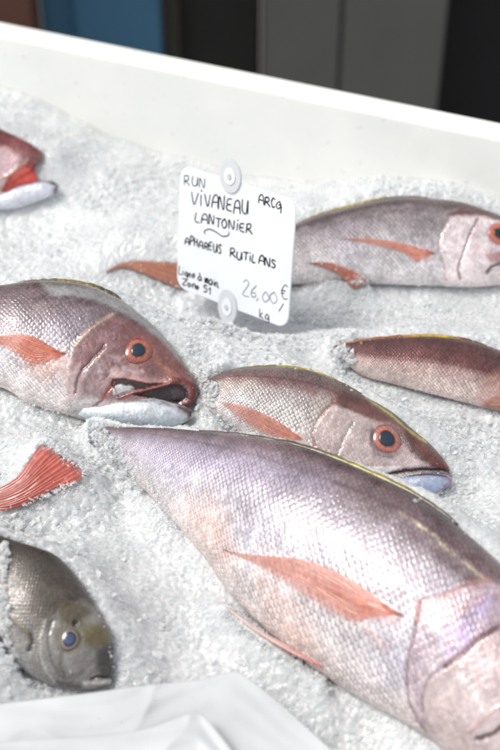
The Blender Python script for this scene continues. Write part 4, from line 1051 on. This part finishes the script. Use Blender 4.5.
M_GREYD = m_simple('grey_door_paint', (96, 96, 95), .4, 10, .1); M_DK = m_simple('dark_panel', (34, 34, 33), .6, 10, .2); M_BLK = m_simple('black_curtain', (20, 19, 24), .8, 10, .2); M_OL = m_simple('olive_panel', (62, 60, 52), .6, 10, .15)
M_HND = m_simple('dull_steel', (120, 122, 124), .35)
e = thing('wooden_post', 'brown wooden post at the far left behind the tub', 'post', bx(12), YB); l = tuple(e.location)
slab('shaft', bx(-40), bx(36), YB, .09, FZ, 1.5, M_BROWN, e, l); slab('foot', bx(-44), bx(40), YB - .01, .11, FZ + .001, FZ + .06, M_DK, e, l)
e = thing('blue_board', 'bright blue board panel leaning behind the tub wall', 'board', bx(100), YB + .06); l = tuple(e.location)
slab('panel', bx(38.5), bx(160), YB + .06, .03, FZ, 1.5, M_BLUE, e, l); slab('batten', bx(66), bx(70), YB + .045, .015, FZ, 1.5, M_BLUE, e, l)
e = thing('dark_cabinet', 'near-black cabinet between the blue board and the grey locker', 'cabinet', bx(210), YB + .12); l = tuple(e.location)
slab('case', bx(166, YB + .14), bx(260, YB + .14), YB + .14, .4, FZ, 1.5, M_DK, e, l, .006); slab('side_panel', bx(163, YB + .1), bx(180, YB + .1), YB + .1, .035, FZ, 1.5, M_OL, e, l)
e = thing('grey_locker', 'tall mid-grey double door locker behind the tub', 'locker', bx(350), YB); l = tuple(e.location)
slab('case', bx(263), bx(446), YB + .03, .38, FZ, 1.5, M_GREYD, e, l, .006)
for a, b in ((264.5, 340), (342, 445)):
    dd = slab('door', bx(a), bx(b), YB + .004, .025, FZ + .05, 1.48, M_GREYD, e, l)
    hx = bx(334 if a < 300 else 348); slab('handle', hx - .006, hx + .006, YB - .03, .033, .25, .42, M_HND, dd, l, .002)
e = thing('black_screen', 'black screen standing at the right behind the tub', 'screen', bx(520), YB + .1); l = tuple(e.location)
slab('panel', bx(447), bx(640), YB + .1, .04, FZ, 1.5, M_BLK, e, l); slab('foot', bx(470), bx(600), YB + .02, .2, FZ + .001, FZ + .04, M_DK, e, l)
fl = slab('floor', -14, 14, -8, 20, FZ - .05, FZ - .002, m_simple('wet_concrete', (112, 110, 106), .35, 8, .2)); tag(fl, kind='structure')
# the counter carrying the tub
M_ST = m_simple('brushed_steel', (150, 152, 154), .35, 30, .1, .1, Metallic=.8)
st = empty('counter', (0, 0, FZ)); tag(st, 'steel counter on legs carrying the fish tub', 'counter')
def rslab(name, a0, a1, b0, b1, z0, z1, parent, mat):
    q = [tub_xy(a, b) for a, b in ((a0, b0), (a1, b0), (a1, b1), (a0, b1))]
    Vx = np.array([(x, y, z) for z in (z0, z1) for x, y in q]) - np.array([0, 0, FZ])
    return mesh_np(name, Vx, np.array([(3, 2, 1, 0), (4, 5, 6, 7), (0, 1, 5, 4), (1, 2, 6, 5), (2, 3, 7, 6), (3, 0, 4, 7)]), mat, False, None, parent)
rslab('worktop', -A1 - .03, A1 + .03, B1 - .03, .03, FL - .06, FL - .0205, st, M_ST)
for a in (-A1, A1 - .04):
    for b in (B1, -.04): rslab('leg', a, a + .04, b, b + .04, FZ, FL - .061, st, M_ST)

# ------------------------------------------------------------------ camera, light
cd = bpy.data.cameras.new('camera'); co = bpy.data.objects.new('camera', cd); COL.objects.link(co)
co.location = tuple(CAM); co.rotation_euler = (math.pi / 2 - PITCH, 0, 0)
cd.lens = LENS; cd.sensor_fit = 'VERTICAL'; cd.sensor_height = 36; cd.clip_end = 100; cd.clip_start = .01
cd.dof.use_dof = True; cd.dof.focus_distance = float((P(370, 470, .02) - CAM) @ fw); cd.dof.aperture_fstop = 4.5
S.camera = co
w = bpy.data.worlds.new('World'); S.world = w; w.use_nodes = True; t = w.node_tree
EL, RO = math.radians(60), math.radians(-98)
sky = t.nodes.new('ShaderNodeTexSky'); sky.sky_type = 'NISHITA'; sky.sun_disc = False; sky.sun_elevation = EL; sky.sun_rotation = RO
hs = t.nodes.new('ShaderNodeHueSaturation'); hs.inputs['Saturation'].default_value = .12
bg = t.nodes['Background']; bg.inputs[1].default_value = .11
t.links.new(sky.outputs[0], hs.inputs['Color']); t.links.new(hs.outputs[0], bg.inputs[0])
sd = bpy.data.lights.new('sun', 'SUN'); so = bpy.data.objects.new('sun', sd); COL.objects.link(so)
sd.energy = 1.4; sd.angle = math.radians(24); sd.color = (1, .96, .9)
dirv = Vector((math.sin(RO) * math.cos(EL), math.cos(RO) * math.cos(EL), math.sin(EL)))
so.rotation_euler = dirv.to_track_quat('Z', 'Y').to_euler()
S.view_settings.view_transform = 'Standard'; S.view_settings.look = 'None'; S.view_settings.gamma = 1
S.view_settings.exposure = .86
S.cycles.max_bounces = 8; S.cycles.transmission_bounces = 6; S.cycles.transparent_max_bounces = 8
S.cycles.caustics_refractive = False; S.cycles.caustics_reflective = False
try: S.cycles.use_denoising = True
except Exception: pass
